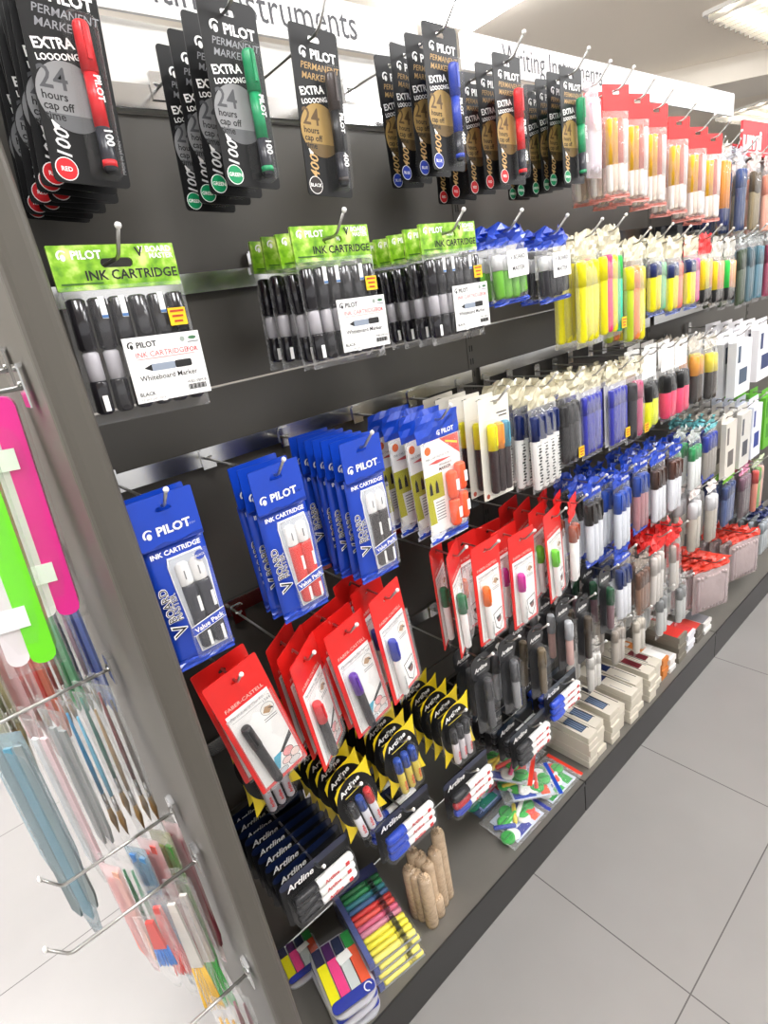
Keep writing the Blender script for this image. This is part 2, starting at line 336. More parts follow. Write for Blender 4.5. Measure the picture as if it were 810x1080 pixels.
def blue_pack(inkc, dot):
    r = empty('refill_pouch'); ink = mat(inkc, .35, coat=.3)
    b = MB(); b.pillow(.08, -.218, -.042, .010, BLUE, yc=.002, nx=8, nz=10, amp=.0012, seed=3); b.crumple(.08, -.222, -.208, BLUE, .002, 9)
    y = -.0042
    b.poly([(-.014, -.064), (.031, -.064), (.034, -.085), (.031, -.205), (-.0065, -.205), (-.0115, -.16), (-.0155, -.1), (-.0165, -.075)], y, y+.003, WHITE)
    b.poly([(-.0125, -.0655), (.0295, -.0655), (.0325, -.085), (.0297, -.2035), (-.0052, -.2035), (-.0102, -.16), (-.0142, -.1), (-.015, -.075)], y-.0006, y+.0025, mat('bfc3c9', .35))
    b.text('INK CARTRIDGE', .032, -.0585, .0088, y-.0005, WHITE, align='R', bold=.03)
    for k, (t, x, s) in enumerate((('V', -.0165, .026), ('BOARD', -.0255, .0145), ('MASTER', -.0172, .0105))):
        zz = (-.168, -.147, -.1475)[k]
        b.text(t, x, zz, s, y-.0022, WHITE, rot=92, bold=.055); b.text(t, x, zz, s, y-.0028, TXTB, rot=92, bold=-.004)
    b.text('JAPAN', .022, -.031, .004, y, WHITE)
    b.build('pouch', r)
    h = MB(); h.holed(-.04, .04, -.045, .018, .002, .02, .006, -.0042, -.0022, BLUE); h.crumple(.08, -.047, -.044, mat('0a2f8c', .4), .0006, 3, y=-.0048)
    h.emblem(-.0265, -.0265, .0068, -.0048, WHITE); h.text('PILOT', -.0165, -.0315, .0155, -.0048, WHITE, bold=.035, sx=1.05)
    h.build('header', r)
    for k, x in enumerate((-.0005, .0185)):
        c = MB(); x2 = x+.002
        c.lathe([(.004, 0), (.0092, .004), (.0092, .03), (.0092, .032)], (x, -.0085, -.073), (.04, 0, -1), mat('e4e2e0', .25), 12)
        c.box(x, -.0182, -.09, .0016, .001, .012, GREYT)
        c.lathe([(.0093, 0), (.0098, .004), (.0098, .09), (.007, .094)], (x2, -.0085, -.106), (.03, 0, -1), ink, 12)
        c.box(x2+.006, -.0178, -.135, .004, .001, .022, WHITE); c.box(x2+.006, -.0178, -.187, .004, .001, .022, WHITE)
        c.v = [(a, -.0043+(b_+.0085)*.72, z_) for a, b_, z_ in c.v]
        c.build('refill', r)
    bd = MB(); bd.poly([(-.0135, -.1625), (.035, -.1525), (.035, -.166), (-.012, -.1755)], -.0131, -.0119, BLUE)
    for dz in (0, -.0131): bd.poly([(-.0135, -.1618+dz), (.035, -.1518+dz), (.035, -.1525+dz), (-.0135, -.1625+dz)], -.0134, -.0119, WHITE)
    bd.text('Value Pack', -.009, -.1715, .0095, -.0135, WHITE, rot=11, bold=.03); bd.build('band', r)
    if dot:
        d = MB(); d.poly(ell(.024, -.0705, .0065, .0065, 16), -.0131, -.0123, BLUE); d.text(dot, .024, -.072, .0042, -.0134, WHITE, align='C'); d.build('colour_dot', r)
    f = MB(); f.pillow(.05, -.206, -.062, .004, FILM, yc=-.0142, amp=.0008, seed=8)
    f.v = [(x+.009, yv, z) for x, yv, z in f.v]; f.build('window_film', r)
    return r
def orange_pack():
    r = empty('board_refill_pack'); OR = mat('f0521f', .35, coat=.3)
    h = MB(); h.crumple(.104, -.03, .016, BLUE, .004, 11, zig=.002); h.emblem(-.004, -.0185, .005, -.0062, WHITE); h.text('PILOT', .003, -.022, .0115, -.0062, WHITE, bold=.035); h.build('header', r)
    c = MB(); c.poly([(-.048, -.03), (.046, -.03), (.046, -.2), (-.048, -.2)], -.003, -.002, WHITE)
    c.flat([(-.002, -.03), (.046, -.03), (.046, -.068)], -.0034, mat('e2381f', .4)); c.poly([(.012, -.036), (.042, -.045), (.042, -.049), (.013, -.04)], -.0038, -.0034, YEL); c.flat(ell(-.033, -.045, .0075, .0075, 16), -.0034, mat('ea6a2a', .4))
    c.text('INK CARTRIDGE FOR', -.04, -.062, .0062, -.0034, GREYT); c.flat([(-.036, -.069), (-.014, -.0655), (.026, -.0685), (-.014, -.072)], -.0034, mat('d0504a', .4))
    c.text('Whiteboard', .022, -.0785, .0065, -.0034, TXTB, align='R'); c.text('MARKER', .02, -.0865, .008, -.0034, TXTB, align='R', bold=.02)
    c.flat([(-.048, -.09), (-.004, -.09), (-.004, -.135), (-.048, -.135)], -.0034, mat('b4b02a', .45)); c.flat([(-.048, -.18), (-.048, -.135), (-.034, -.135), (-.03, -.18)], -.0035, mat('b4b02a', .45))
    for x in (-.036, -.021): c.flat([(x, -.1), (x+.003, -.108), (x+.004, -.125), (x-.004, -.125), (x-.003, -.108)], -.0038, TXTB)
    for k in range(7): c.box(-.017, -.0034, -.142-.0055*k, .022, .0004, .0015, GREYT)
    c.build('insert_card', r)
    for k, x in enumerate((.0105, .0335)):
        for zt in ((-.092, -.145) if k == 0 else (-.082, -.138)):
            f = MB(); f.lathe([(.007, 0), (.0112, .003), (.0112, .045), (.009, .05)], (x, -.0135, zt), (0, 0, -1), OR, 14); f.box(x+.005, -.0245, zt-.026, .008, .001, .02, WHITE); f.v = [(a, -.003+(b_+.003)*.8, z_) for a, b_, z_ in f.v]; f.build('refill', r)
    f = MB(); f.pillow(.1, -.205, -.028, .03, FILM, yc=-.006, amp=.0015, seed=6); f.build('bag', r)
    e = MB(); e.crumple(.1, -.222, -.2, mat('dfe3ee', .35), .005, 21); e.crumple(.098, -.218, -.206, BLUE, .004, 22, y=-.003); e.build('bottom_seal', r)
    return r
def three_card():
    r = empty('highlighter_card')
    c = MB(); c.holed(-.045, .045, -.186, .012, .002, .026, .008, -.0012, 0, mat('e6e2d6', .55)); c.box(.022, -.0014, -.021, .03, .0004, .0022, TXTB); c.box(.025, -.0014, -.0275, .024, .0004, .0022, TXTB)
    c.flat(ell(-.034, -.178, .005, .005, 14), -.0016, mat('b5482e', .5))
    c.build('card', r)
    for x, h in ((-.022, 'f2e80e'), (-.002, 'f59a3a'), (.017, '4d93ad')):
        marker_v(r, x, -.0115, -.036, -.172, .0098, mat(h, .35), mat('2a1718', .35), .37, name='highlighter')
    b = MB(); halfbox(b, -.035, .03, -.176, -.03, -.0012, .022, BLIS); b.build('blister', r)
    return r
def barprint(parent, x, y, z0, z1, w):
    l = MB(); n = max(3, int((z1-z0)/.006))
    for k in range(n): l.box(x+(.15*w if k % 3 else -.1*w), y, z0+(k+.5)*(z1-z0)/n, w*(.55 if k % 2 else .8), .0006, (z1-z0)/n*.5, TXTB)
    l.box(x, y, z0-.004, w*1.1, .0005, .0012, TXTB); l.box(x, y, z1+.004, w*1.1, .0005, .0012, TXTB); l.build('printed_label', parent)
def pouch(name, w, h, head, hm, pens, r_=.007, capf=.35, zt=None, zb=None, crump=.004, cap=False, text=None, txtm=None, bottom=None, sticker=None, fm=None, d=None, label=None, pen='pen', ho=.014, cardback=None, seed=1, seg=10, clip=None, lower=None, prints=False):
    """hung poly pouch: header, film, pens (cap colour, barrel colour)"""
    r = empty(name); n = len(pens); top = ho; zb0 = top-h; zt = zt if zt is not None else top-head-.012; zb_ = zb if zb is not None else zb0+.012
    hd = MB()
    if crump: hd.crumple(w, top-head, top, hm, crump*1.25, seed, zig=.0065, nx=9, nz=5)
    else: hd.holed(-w/2, w/2, top-head, top, .002, min(.022, w*.4), .007, -.0012, 0, hm)
    yt = -crump-.0016
    if text:
        for k, (t, x, z, s, m, b) in enumerate(text): hd.text(t, x, z, s, yt, m, align='C', bold=b)
    hd.build('header', r)
    pit = min(2*r_*1.02, (w-2*r_-.004)/max(n-1, 1)); R = random.Random(seed)
    for i, (cm, bm) in enumerate(pens):
        x = (i-(n-1)/2)*pit
        dz = R.uniform(-.004, .002)
        mk = marker_v(r, x, -.002+(.004 if (i % 2 and pit < 1.9*r_) else 0), zt+dz, zb_+dz, r_, cm, bm, capf, name=pen, capchild=cap, seg=seg, tilt=0 if prints else R.uniform(-1, 1), lower=lower)
        if prints: barprint(mk, x, -.0026-r_*.9, zb_+dz+.016, zt+dz-(zt-zb_)*capf-.014, r_*1.0)
    if cardback:
        c = MB(); c.poly([(-w*.46, top-head), (w*.46, top-head), (w*.46, zb0+.006), (-w*.46, zb0+.006)], r_+.002, r_+.003, cardback); c.build('insert_card', r)
    if label:
        lm, x0, x1, z0, z1, tx = label; yl = -r_-.0045
        c = MB(); c.poly([(x0, z1), (x1, z1), (x1, z0), (x0, z0)], yl, yl+.0007, lm)
        for k, t in enumerate(tx): c.text(t, (x0+x1)/2, z1-(k+.8)*(z1-z0)/(len(tx)+.4), (x1-x0)*.17, yl-.0003, TXTB, align='C', bold=.01)
        c.build('label_card', r)
    if bottom:
        c = MB(); c.crumple(w*.98, zb0-.002, zb0+bottom[1], bottom[0], .003, seed+5, y=-.002); c.build('bottom_seal', r)
    if sticker:
        x, z = sticker; yl = -r_-.006
        c = MB(); c.poly([(x-.011, z+.012), (x+.011, z+.012), (x+.011, z-.012), (x-.011, z-.012)], yl, yl+.0007, YSTK)
        for k in range(3): c.box(x, yl-.0003, z+.0065-.0065*k, .018-.003*k, .0004, .0026, mat('b53a1a', .5))
        c.build('price_sticker', r)
    f = MB(); f.pillow(w, zb0, top-head+.002, d or 2*r_+.008, fm or FILM, amp=.0012, seed=seed, nx=5, nz=6); f.build('bag', r)
    return r
def fab_card(kind, capc, barc):
    r = empty('marker_card'); T = -.0016; y = T-.0005
    c = MB(); c.holed(-.044, .044, -.205, .02, .003, .012, .006, T, 0, RED)
    c.flat([(-.036, -.042), (.036, -.042), (.037, -.19), (.035, -.198), (-.036, -.198)], y, WHITE)
    c.text('FABER-CASTELL', 0, -.037, .0088, y, mat('f4cfc4', .5), align='C', sx=1.05)
    c.text('Permanent Marker' if kind == 'p' else 'Whiteboard Marker', -.032, -.0535, .0078, y-.0003, mat('4f5560', .5), shear=.25); c.text('1564' if kind == 'p' else '', .034, -.062, .0072, y-.0003, GREYT, align='R') if kind == 'p' else None
    c.box(-.006, y-.0002, -.0585, .05, .0003, .0004, GREYT)
    c.flat(ell(.022, -.0755, .0115, .0115, 20), y-.0002, GREYT); c.flat(ell(.022, -.0755, .0108, .0108, 20), y-.0004, PAPER)
    c.flat([(.013, -.078), (.019, -.07), (.028, -.073), (.03, -.078), (.022, -.084)], y-.0006, mat('b08a62', .5)); c.flat([(.022, -.074), (.031, -.078), (.03, -.081)], y-.0007, TXTB)
    for k in range(2): c.box(.021, y-.0002, -.0905-.004*k, .022, .0003, .0012, GREYT)
    if kind == 'p':
        c.flat([(.036, -.135), (.036, -.146), (.012, -.163), (.008, -.16)], y-.0003, TXTB)
        c.flat([(-.012, -.185), (-.004, -.16), (.012, -.158), (.006, -.168), (-.002, -.186)], y-.0002, mat('4fa9c4', .5))
        for q, (ex, ez, ea, eb, hm) in enumerate(((.02, -.168, .009, .008, 'e79a9a'), (.029, -.178, .008, .007, 'f0d8d0'), (.012, -.181, .008, .006, 'e9c9c4'), (.023, -.19, .01, .006, 'd8d4d2'), (.0, -.192, .009, .005, 'c9cdd2'))):
            c.flat(ell(ex, ez, ea+.0008, eb+.0008, 14), y-.0003-.0002*q, TXTB); c.flat(ell(ex, ez, ea, eb, 14), y-.0004-.0002*q, mat(hm, .5))
    else:
        c.flat([(.004, -.15), (.034, -.143), (.035, -.175), (.022, -.196), (.01, -.185)], y-.0003, TXTB); c.flat([(.0055, -.1515), (.0325, -.145), (.0335, -.174), (.0215, -.193), (.011, -.183)], y-.0005, WHITE)
        c.flat(ell(.022, -.168, .007, .008, 14), y-.0007, mat('7a3a34', .5)); c.flat([(.012, -.162), (.03, -.158), (.026, -.164), (.014, -.168)], y-.0009, TXTB)
    c.build('card', r)
    m = marker_v(r, -.02, -.0105, -.07, -.193, .0085, mat(capc, .35), mat(barc, .35), .34, tilt=-3 if kind == 'p' else -1)
    if kind == 'w':
        l = MB(); l.text('Whiteboard', -.0165, -.182, .0065, -.0193, TXTB, rot=91); l.build('lettering', m)
    f = MB(); f.pillow(.078, -.2, -.042, .02, FILM, yc=-.011, amp=.0012, seed=12); f.build('window_film', r)
    return r
def shield_card(caps, bar):
    r = empty('marker_card'); T = -.0012
    c = MB(); pts = [(-.036, .004), (-.026, .0135), (0, .0195), (.022, .0195), (.034, .022), (.047, .029), (.0425, .002), (.039, -.04), (.041, -.08), (.047, -.108), (.026, -.099), (0, -.097), (-.026, -.100), (-.047, -.112), (-.041, -.08), (-.039, -.04), (-.038, -.012)]
    c.poly(pts, T, 0, YEL)
    c.poly(ell(0, -.0405, .0428, .0595, 36), T-.0004, T+.0002, BLACK)
    c.text('Artline', -.026, -.009, .0165, T-.0008, WHITE, rot=10, bold=.03, shear=.15); c.box(0, T-.0006, -.0165, .04, .0004, .002, mat('c8b84a', .5))
    c.build('card', r)
    for k, h in enumerate(caps):
        x = (k-1)*.0185; m = marker_v(r, x, -.0102, -.024, -.112, .0084, mat(h, .35), mat(bar, .35), .36, endm=None, seg=12)
        l = MB(); l.text('Artline', x+.003, -.1, .008, -.0185, ART_RED, rot=90, bold=.03); l.build('lettering', m)
    b = MB(); halfbox(b, -.029, .029, -.116, -.02, T, .0195, BLIS); b.build('blister', r)
    return r
def slim_blister(capc, barc):
    r = empty('marker_blister'); T = -.0012
    c = MB(); c.holed(-.03, .03, -.047, .012, .02, .016, .006, T, 0, mat('1b1c1f', .3, coat=.3)); c.poly(rr(-.027, .027, -.185, -.045, .012), T, 0, mat('1b1c1f', .3, coat=.3))
    c.text('Artline', 0, -.026, .014, T-.0004, WHITE, align='C', bold=.025, shear=.15); c.box(0, T-.0003, -.032, .028, .0004, .0018, GREYT)
    c.build('card', r)
    marker_v(r, .004, -.013, -.046, -.172, .0105, mat(capc, .4), mat(barc, .4), .4)
    b = MB(); halfbox(b, -.02, .024, -.18, -.042, T, .025, BLIS, .01); b.build('blister', r)
    return r
def wide_card(caps, head='0e1a3a'):
    r = empty('marker_trio_card'); T = -.0012; H = mat(head, .3, coat=.4)
    c = MB(); c.holed(-.07, .07, -.085, .014, .01, .022, .007, T, 0, BLACK); c.flat(rr(-.07, .07, -.002, .0135, .008), T-.0003, H)
    c.text('Artline', -.058, -.012, .0185, T-.0006, WHITE, bold=.025, shear=.2)
    c.build('card', r)
    for k, h in enumerate(caps):
        z = -.03-.0195*k; m = MB(); m.lathe([(.0075, 0), (.0086, .001), (.0086, .072), (.006, .075)], (-.01, -.0115, z), (1, 0, 0), WHITE, 12); o = m.build('marker', r)
        cp = MB(); cp.lathe([(.005, 0), (.0085, .003), (.0094, .045)], (-.056, -.0115, z), (1, 0, 0), mat(h, .35), 12); cp.box(-.035, -.0215, z, .03, .002, .004, mat(h, .35)); cp.build('cap', o)
        l = MB(); l.text('Artline', .002, z-.003, .0105, -.0206, ART_RED, bold=.03); l.box(.05, -.0203, z, .008, .0008, .008, ART_RED); l.build('lettering', o)
    b = MB(); halfbox(b, -.062, .069, -.081, -.018, T, .022, BLIS); b.build('blister', r)
    return r
def flatbox_card(main, strip, w=.05, h=.16, d=.02):
    r = empty('pen_box')
    c = MB(); c.box(0, -d/2, -h/2-.012, w, d, h, mat(main, .5)); c.box(0, -d-.0004, -h*.72, w*.5, .0008, h*.28, mat(strip, .5)); c.box(-w*.3, -d-.0004, -h*.3, w*.16, .0008, h*.3, mat(strip, .5)); c.build('carton', r)
    t = MB(); t.holed(-w/2, w/2, -.014, .016, .003, .02, .006, -.001, 0, mat(main, .5)); t.build('hang_tab', r)
    return r
# ------------------------------------------------------------------ setting
def floor_mat():
    m = bpy.data.materials.new('floor_tiles'); m.use_nodes = True; nt = m.node_tree; b = nt.nodes['Principled BSDF']; L = nt.links.new
    tc = nt.nodes.new('ShaderNodeTexCoord'); sp = nt.nodes.new('ShaderNodeSeparateXYZ'); L(tc.outputs['Object'], sp.inputs[0]); ds = []
    def mth(op, a, v): n = nt.nodes.new('ShaderNodeMath'); n.operation = op; L(a, n.inputs[0]); n.inputs[1].default_value = v; return n.outputs[0]
    for ax, o in (('X', .652), ('Y', -.640)):
        q = mth('FRACT', mth('DIVIDE', mth('SUBTRACT', sp.outputs[ax], o-.576*40), .576), 0)
        ds.append(mth('SUBTRACT', q, .5))
    ab = [mth('ABSOLUTE', d, 0) for d in ds]
    mx = nt.nodes.new('ShaderNodeMath'); mx.operation = 'MAXIMUM'; L(ab[0], mx.inputs[0]); L(ab[1], mx.inputs[1])
    g = mth('GREATER_THAN', mx.outputs[0], .5-.0024)
    n = nt.nodes.new('ShaderNodeTexNoise'); n.inputs['Scale'].default_value = 2.2; n.inputs['Detail'].default_value = 5; L(tc.outputs['Object'], n.inputs['Vector'])
    cr = nt.nodes.new('ShaderNodeValToRGB'); cr.color_ramp.elements[0].color = lin('84817f'); cr.color_ramp.elements[1].color = lin('959290'); L(n.outputs['Fac'], cr.inputs[0])
    mc = nt.nodes.new('ShaderNodeMix'); mc.data_type = 'RGBA'; L(g, mc.inputs[0]); L(cr.outputs[0], mc.inputs[6]); mc.inputs[7].default_value = lin('5c5a58')
    L(mc.outputs[2], b.inputs['Base Color']); b.inputs['Roughness'].default_value = .26
    return m
def struct(o, k='structure'): o['kind'] = k; return o
m = MB(); m.box(4.5, 1.5, -.05, 23, 15, .1, floor_mat()); struct(m.build('floor'))
CEIL = mat('f8efe0', .8)
m = MB(); m.box(4.5, 1.5, 2.95, 23, 15, .1, CEIL); struct(m.build('ceiling'))
m = MB(); m.box(15.9, 1.5, 1.45, .2, 15, 3.1, mat('d5cfc6', .8)); struct(m.build('wall_right'))
m = MB(); m.box(4.5, 8.9, 1.45, 23, .2, 3.1, mat('d5cfc6', .8)); struct(m.build('wall_back'))
# curved ceiling bulkhead: a dropped band sweeping in an arc
def arc_band():
    m = MB(); cx, cy = 11.2, 6.0; n = 48; vs = []
    for i in range(n+1):
        a = math.radians(180+120*i/n)
        for r, z in ((6.2, 2.899), (6.2, 2.74), (7.0, 2.72), (7.0, 2.899)): vs.append((cx+r*math.cos(a), cy+r*math.sin(a), z))
    fs = []
    for i in range(n):
        for k in range(4): fs.append((i*4+k, i*4+(k+1) % 4, i*4+4+(k+1) % 4, i*4+4+k))
    m.add(vs, fs, mat('f2ebdf', .8), False); return m
struct(arc_band().build('trim_1'))
def emis(h, s):
    m = bpy.data.materials.new('lamp'); m.use_nodes = True; nt = m.node_tree; nt.nodes.remove(nt.nodes['Principled BSDF'])
    e = nt.nodes.new('ShaderNodeEmission'); e.inputs[0].default_value = lin(h); e.inputs[1].default_value = s; nt.links.new(e.outputs[0], nt.nodes['Material Output'].inputs[0]); return m
LAMP = emis('fdfdff', 17); TUBE = emis('fffdfa', 14)
def ceiling_light(x, y, sx, sy, label, louvre=False):
    r = empty('ceiling_light', (x, y, 2.9)); fr = MB()
    for dx, dy, a, b in ((0, sy/2, sx, .02), (0, -sy/2, sx, .02), (sx/2, 0, .02, sy), (-sx/2, 0, .02, sy)): fr.box(dx, dy, -.012, a, b, .024, mat('efece6', .4))
    fr.build('frame', r)
    d = MB(); 
    if louvre:
        for k in (-.3, 0, .3): d.lathe([(.012, -sx/2+.03), (.012, sx/2-.03)], (0, k*sy, -.012), (1, 0, 0), TUBE, 10)
        d.build('tube', r); l = MB(); n = 14
        for k in range(n): l.box(-sx/2+sx*(k+.5)/n, 0, -.035, .004, sy-.02, .04, mat('cfcac0', .25, .6))
        l.build('louvre', r)
    else: d.box(0, 0, -.05, sx-.03, sy-.03, .096, LAMP); d.build('diffuser', r)  # box made deep so its glowing sides brighten the ceiling around it
    return tag(r, label, 'ceiling light', 'ceiling lights')
ceiling_light(2.71, 1.31, .6, .6, 'white square ceiling light panel showing its corner above the pen shelf')
ceiling_light(5.35, .72, 1.3, .6, 'louvred rectangular ceiling light at the upper right', True)
ceiling_light(8.9, 2.0, 1.3, .6, 'farthest louvred ceiling light, small strip at the right edge', True)
for k, (x, y, lb) in enumerate(((-1.3, .55, 'square ceiling light panel over the white floor left of the end panel'), (-.1, -1.35, 'square ceiling light panel over the near aisle'),
        (1.5, -1.35, 'square ceiling light panel over the middle of the aisle'), (3.1, -1.35, 'square ceiling light panel over the far aisle'), (4.9, -1.35, 'square ceiling light panel farthest along the aisle'), (.7, 1.3, 'square ceiling light panel behind the near shelf bay'), (-1.3, 2.3, 'square ceiling light panel over the back left floor'), (-.75, 1.35, 'added unseen fill light panel over the left aisle crossing'), (-2.2, 1.3, 'added unseen fill light panel farthest to the left'), (-1.0, -.2, 'added unseen fill light panel left of the camera over the cross aisle'), (-.6, .75, 'added unseen fill light panel right above the brush rack aisle'), (6.6, 3.4, 'added unseen fill light panel in the far back of the shop'), (10.5, -.6, 'added unseen fill light panel at the far end of the aisle'), (8.0, -1.6, 'added unseen fill light panel toward the far end of the aisle'), (4.2, 2.9, 'added unseen fill light panel behind the bulkhead in the next aisle'), (1.2, 3.0, 'added unseen fill light panel two aisles behind the shelf'), (5.9, 3.3, 'added unseen fill light panel far behind the shelf'), (3.3, -2.9, 'added unseen fill light panel in the aisle across'), (5.8, -2.2, 'added unseen fill light panel farther along the aisle across'))):
    ceiling_light(x, y, .62, .62, lb)  # panels after the back left one: added unseen to brighten floor and ceiling
w = bpy.data.worlds.new('world'); bpy.context.scene.world = w; w.use_nodes = True
w.node_tree.nodes['Background'].inputs[0].default_value = (1, .99, .98, 1); w.node_tree.nodes['Background'].inputs[1].default_value = .75
# ------------------------------------------------------------------ the gondola shelf
BAY = .9; NB = 5; HK_Z = .112; DB = .2556
g = empty('gondola_shelf', (0, 0, 0)); tag(g, 'long dark grey steel gondola shelf with slotted uprights and a low base deck', 'shelf')
m = MB(); o_ = rr(-.262, .262, 0, .04, .012, 4)         # end panel: rounded-edge profile extruded upward
m.add([(z-.04, y, 0) for y, z in o_]+[(z-.04, y, 1.97) for y, z in o_], [tuple(range(len(o_)))]+[tuple(range(2*len(o_)-1, len(o_)-1, -1))]+[((i+1) % len(o_), i, len(o_)+i, len(o_)+(i+1) % len(o_)) for i in range(len(o_))], mat('55514a', .42, 0, .4, var=.10, scale=4))
m.build('end_panel', g)
for b in range(NB):
    x0 = b*BAY
    for z0, z1 in ((.112, .545), (.545, .945), (.945, 1.345), (1.345, 1.74)):
        m = MB(); m.box(x0+BAY/2, .008, (z0+z1)/2, BAY-.024, .014, z1-z0-.004, STEEL); m.build('back_panel', g)
    if b < 2:
        m = MB(); m.box(x0+BAY/2, .012, 1.798, BAY-.024, .014, .112, mat('d8d5cf', .5)); m.build('header_panel', g)
    u = MB(); u.box(x0+BAY, .0095, .92, .024, .02, 1.84, STEEL)
    for k in range(55): u.box(x0+BAY-.004, -.0009, .16+.03*k, .003, .0006, .014, BLACK); u.box(x0+BAY+.004, -.0009, .16+.03*k, .003, .0006, .014, BLACK)
    u.build('upright', g)
    d = MB(); d.box(x0+BAY/2+.001, -DB/2, HK_Z-.01, BAY-.004, DB-.002, .02, DECK); d.build('base_deck', g)
    k = MB(); k.box(x0+BAY/2+.001, -DB+.006, .052, BAY-.004, .012, .1, KICK); k.box(x0+BAY/2+.001, -DB-.001, HK_Z-.004, BAY-.004, .004, .012, KICK); k.build('kick_plate', g)
# rails
ROWS = [(1.757, 'top'), (1.507, 'second'), (1.237, 'third'), (.957, 'fourth'), (.707, 'fifth'), (.468, 'lowest')]
BN = ['nearest', 'second', 'third', 'fourth', 'farthest']
for z, rn in ROWS:
    for b in range(3):
        t = MB(); t.box(b*BAY+BAY/2, -.0078, z, BAY-.03, .005, .028, CHROME); t.box(b*BAY+BAY/2, -.0056, z+.0145, BAY-.03, .009, .002, CHROME)
        o = t.build('hook_rail'); tag(o, f'chrome {rn} hook rail across the {BN[b]} bay of the shelf', 'rail', 'chrome hook rails')
# header signs
def sign_mat():
    m = bpy.data.materials.new('sign_dots'); m.use_nodes = True; nt = m.node_tree; b = nt.nodes['Principled BSDF']
    tc = nt.nodes.new('ShaderNodeTexCoord'); br = nt.nodes.new('ShaderNodeTexBrick'); br.offset = 0; br.inputs['Scale'].default_value = 1
    br.inputs['Color1'].default_value = lin('f6f5f3'); br.inputs['Color2'].default_value = lin('f6f5f3'); br.inputs['Mortar'].default_value = lin('d2d0ce')
    br.inputs['Brick Width'].default_value = .006; br.inputs['Row Height'].default_value = .006; br.inputs['Mortar Size'].default_value = .0007
    mp = nt.nodes.new('ShaderNodeMapping'); mp.inputs['Rotation'].default_value = (PI/2, 0, 0)
    nt.links.new(tc.outputs['Object'], mp.inputs[0]); nt.links.new(mp.outputs[0], br.inputs['Vector']); nt.links.new(br.outputs['Color'], b.inputs['Base Color']); b.inputs['Roughness'].default_value = .5
    return m
SG = sign_mat()
for x0, x1, lb in ((.012, .828, 'white dotted header sign reading Writing Instruments at the left, nearest bay'), (.955, 2.405, 'long white header sign above the farther bays, partly hidden by hooks')):
    s_ = empty('header_sign', ((x0+x1)/2, -.004, 1.857)); b = MB(); hw = (x1-x0)/2
    b.poly(rr(-hw, hw, 0, .07 if x0 < .5 else .068, .006), -.006, .0, SG); b.build('panel', s_)
    t = MB(); t0 = at(107, 22, 1, -.01).x if x0 < .5 else at(531, 78, 1, -.01).x
    t.text('Writing Instruments', t0-(x0+x1)/2, .016, .064, -.0066, mat('4a4a4e', .6), sx=.86 if x0 < .5 else .8); t.build('lettering', s_)
    tag(s_, lb, 'sign', 'header signs')
s_ = empty('header_sign', (3.0, -.02, 1.73)); b = MB(); b.poly(rr(-.55, .9, 0, .115, .004), -.008, 0, mat('d9262f', .5)); b.build('panel', s_)
t = MB(); tx = at(783, 158, 1, -.0286); t.text('umi', tx.x-3.0, .026, .085, -.0086, WHITE, bold=.04, sx=1.5); t.box(-.1, -.0086, .014, .8, .0006, .005, mat('f0a8a8', .5)); t.build('lettering', s_); tag(s_, 'red header sign with bold white lettering at the far right', 'sign', 'header signs')
# ------------------------------------------------------------------ hanging goods: top row
G = 'permanent marker cards on the top row'
P = Proto(pilot_card, '100', 'RED', 'd8232a', False)
column(103, 196, P, 8, .023, 'black hanging card with a red permanent marker and grey disc', 'marker', G, ho=.0, zoff=0, roll=9) if 0 else None
def column_b(px, py, proto, n, dy, H, *a, **k):      # anchored by its bottom edge
    Q = at(px, py, 1, k.get('y0', YF)); R2 = Q + Vector((0, 0, H)); d = R2-CAM
    z = d.dot(fw); return column(405+F*d.dot(RT)/z, 540-F*d.dot(UP)/z, proto, n, dy, *a, **k)
column_b(119, 197, P, 8, .024, .191, 'black hanging card with a red marker at the far left', 'marker', G, hk='chrome hook of the red marker cards, leftmost in the top row', ho=.013, roll=6)
column(236, -1, Proto(pilot_card, '100', 'GREEN', '0e8f5a', False), 4, .042, 'black hanging card with a green marker and grey disc', 'marker', G, hk='chrome hook of the green marker cards with grey discs', ho=.013, roll=4)
column(328, 29, Proto(pilot_card, '400', 'BLACK', '2a2320', True, '1b1b1d', '3a2f2c'), 1, .04, 'lone black hanging card with a black marker and gold disc', 'marker', G, hk='chrome hook of the lone black marker card', ho=.013, roll=4)
column(462, 26, Proto(pilot_card, '400', 'BLUE', '2740a8', True), 4, .036, 'gold-disc hanging card with a blue marker', 'marker', G, hk='chrome hook of the blue marker cards', ho=.013, roll=2)
column(533, 58, Proto(pilot_card, '400', 'RED', 'd8232a', True), 5, .036, 'gold-disc hanging card with a red marker', 'marker', G, hk='chrome hook of the red marker cards with gold discs', ho=.013, roll=1)
column(601, 72, Proto(pilot_card, '400', 'GREEN', '14915c', True), 6, .026, 'gold-disc hanging card with a green marker', 'marker', G, hk='chrome hook of the green marker cards with gold discs', ho=.013)
W1 = mat('f0cf2a', .4); OR1 = mat('ef7d22', .4); PK = mat('e9a7b4', .4)
column(624, 84, Proto(pouch, 'pen_pouch', .06, .17, .03, tfilm('f6e9ee'), [(PK, mat('e6d8e0')), (mat('f1e2c8'), mat('e9e2ea')), (mat('cfd6ea'), mat('e6dfe6'))], .007, .4, seed=2, fm=tfilm('f2e6ea')), 1, .03, 'pale pinkish clear pouch beside the last black marker card', 'pouch', 'pouches on the top row', hk='chrome hook of the pale pinkish pouch')
YB = mat('e9b21e', .35); RDH = mat('d92b2b', .4)
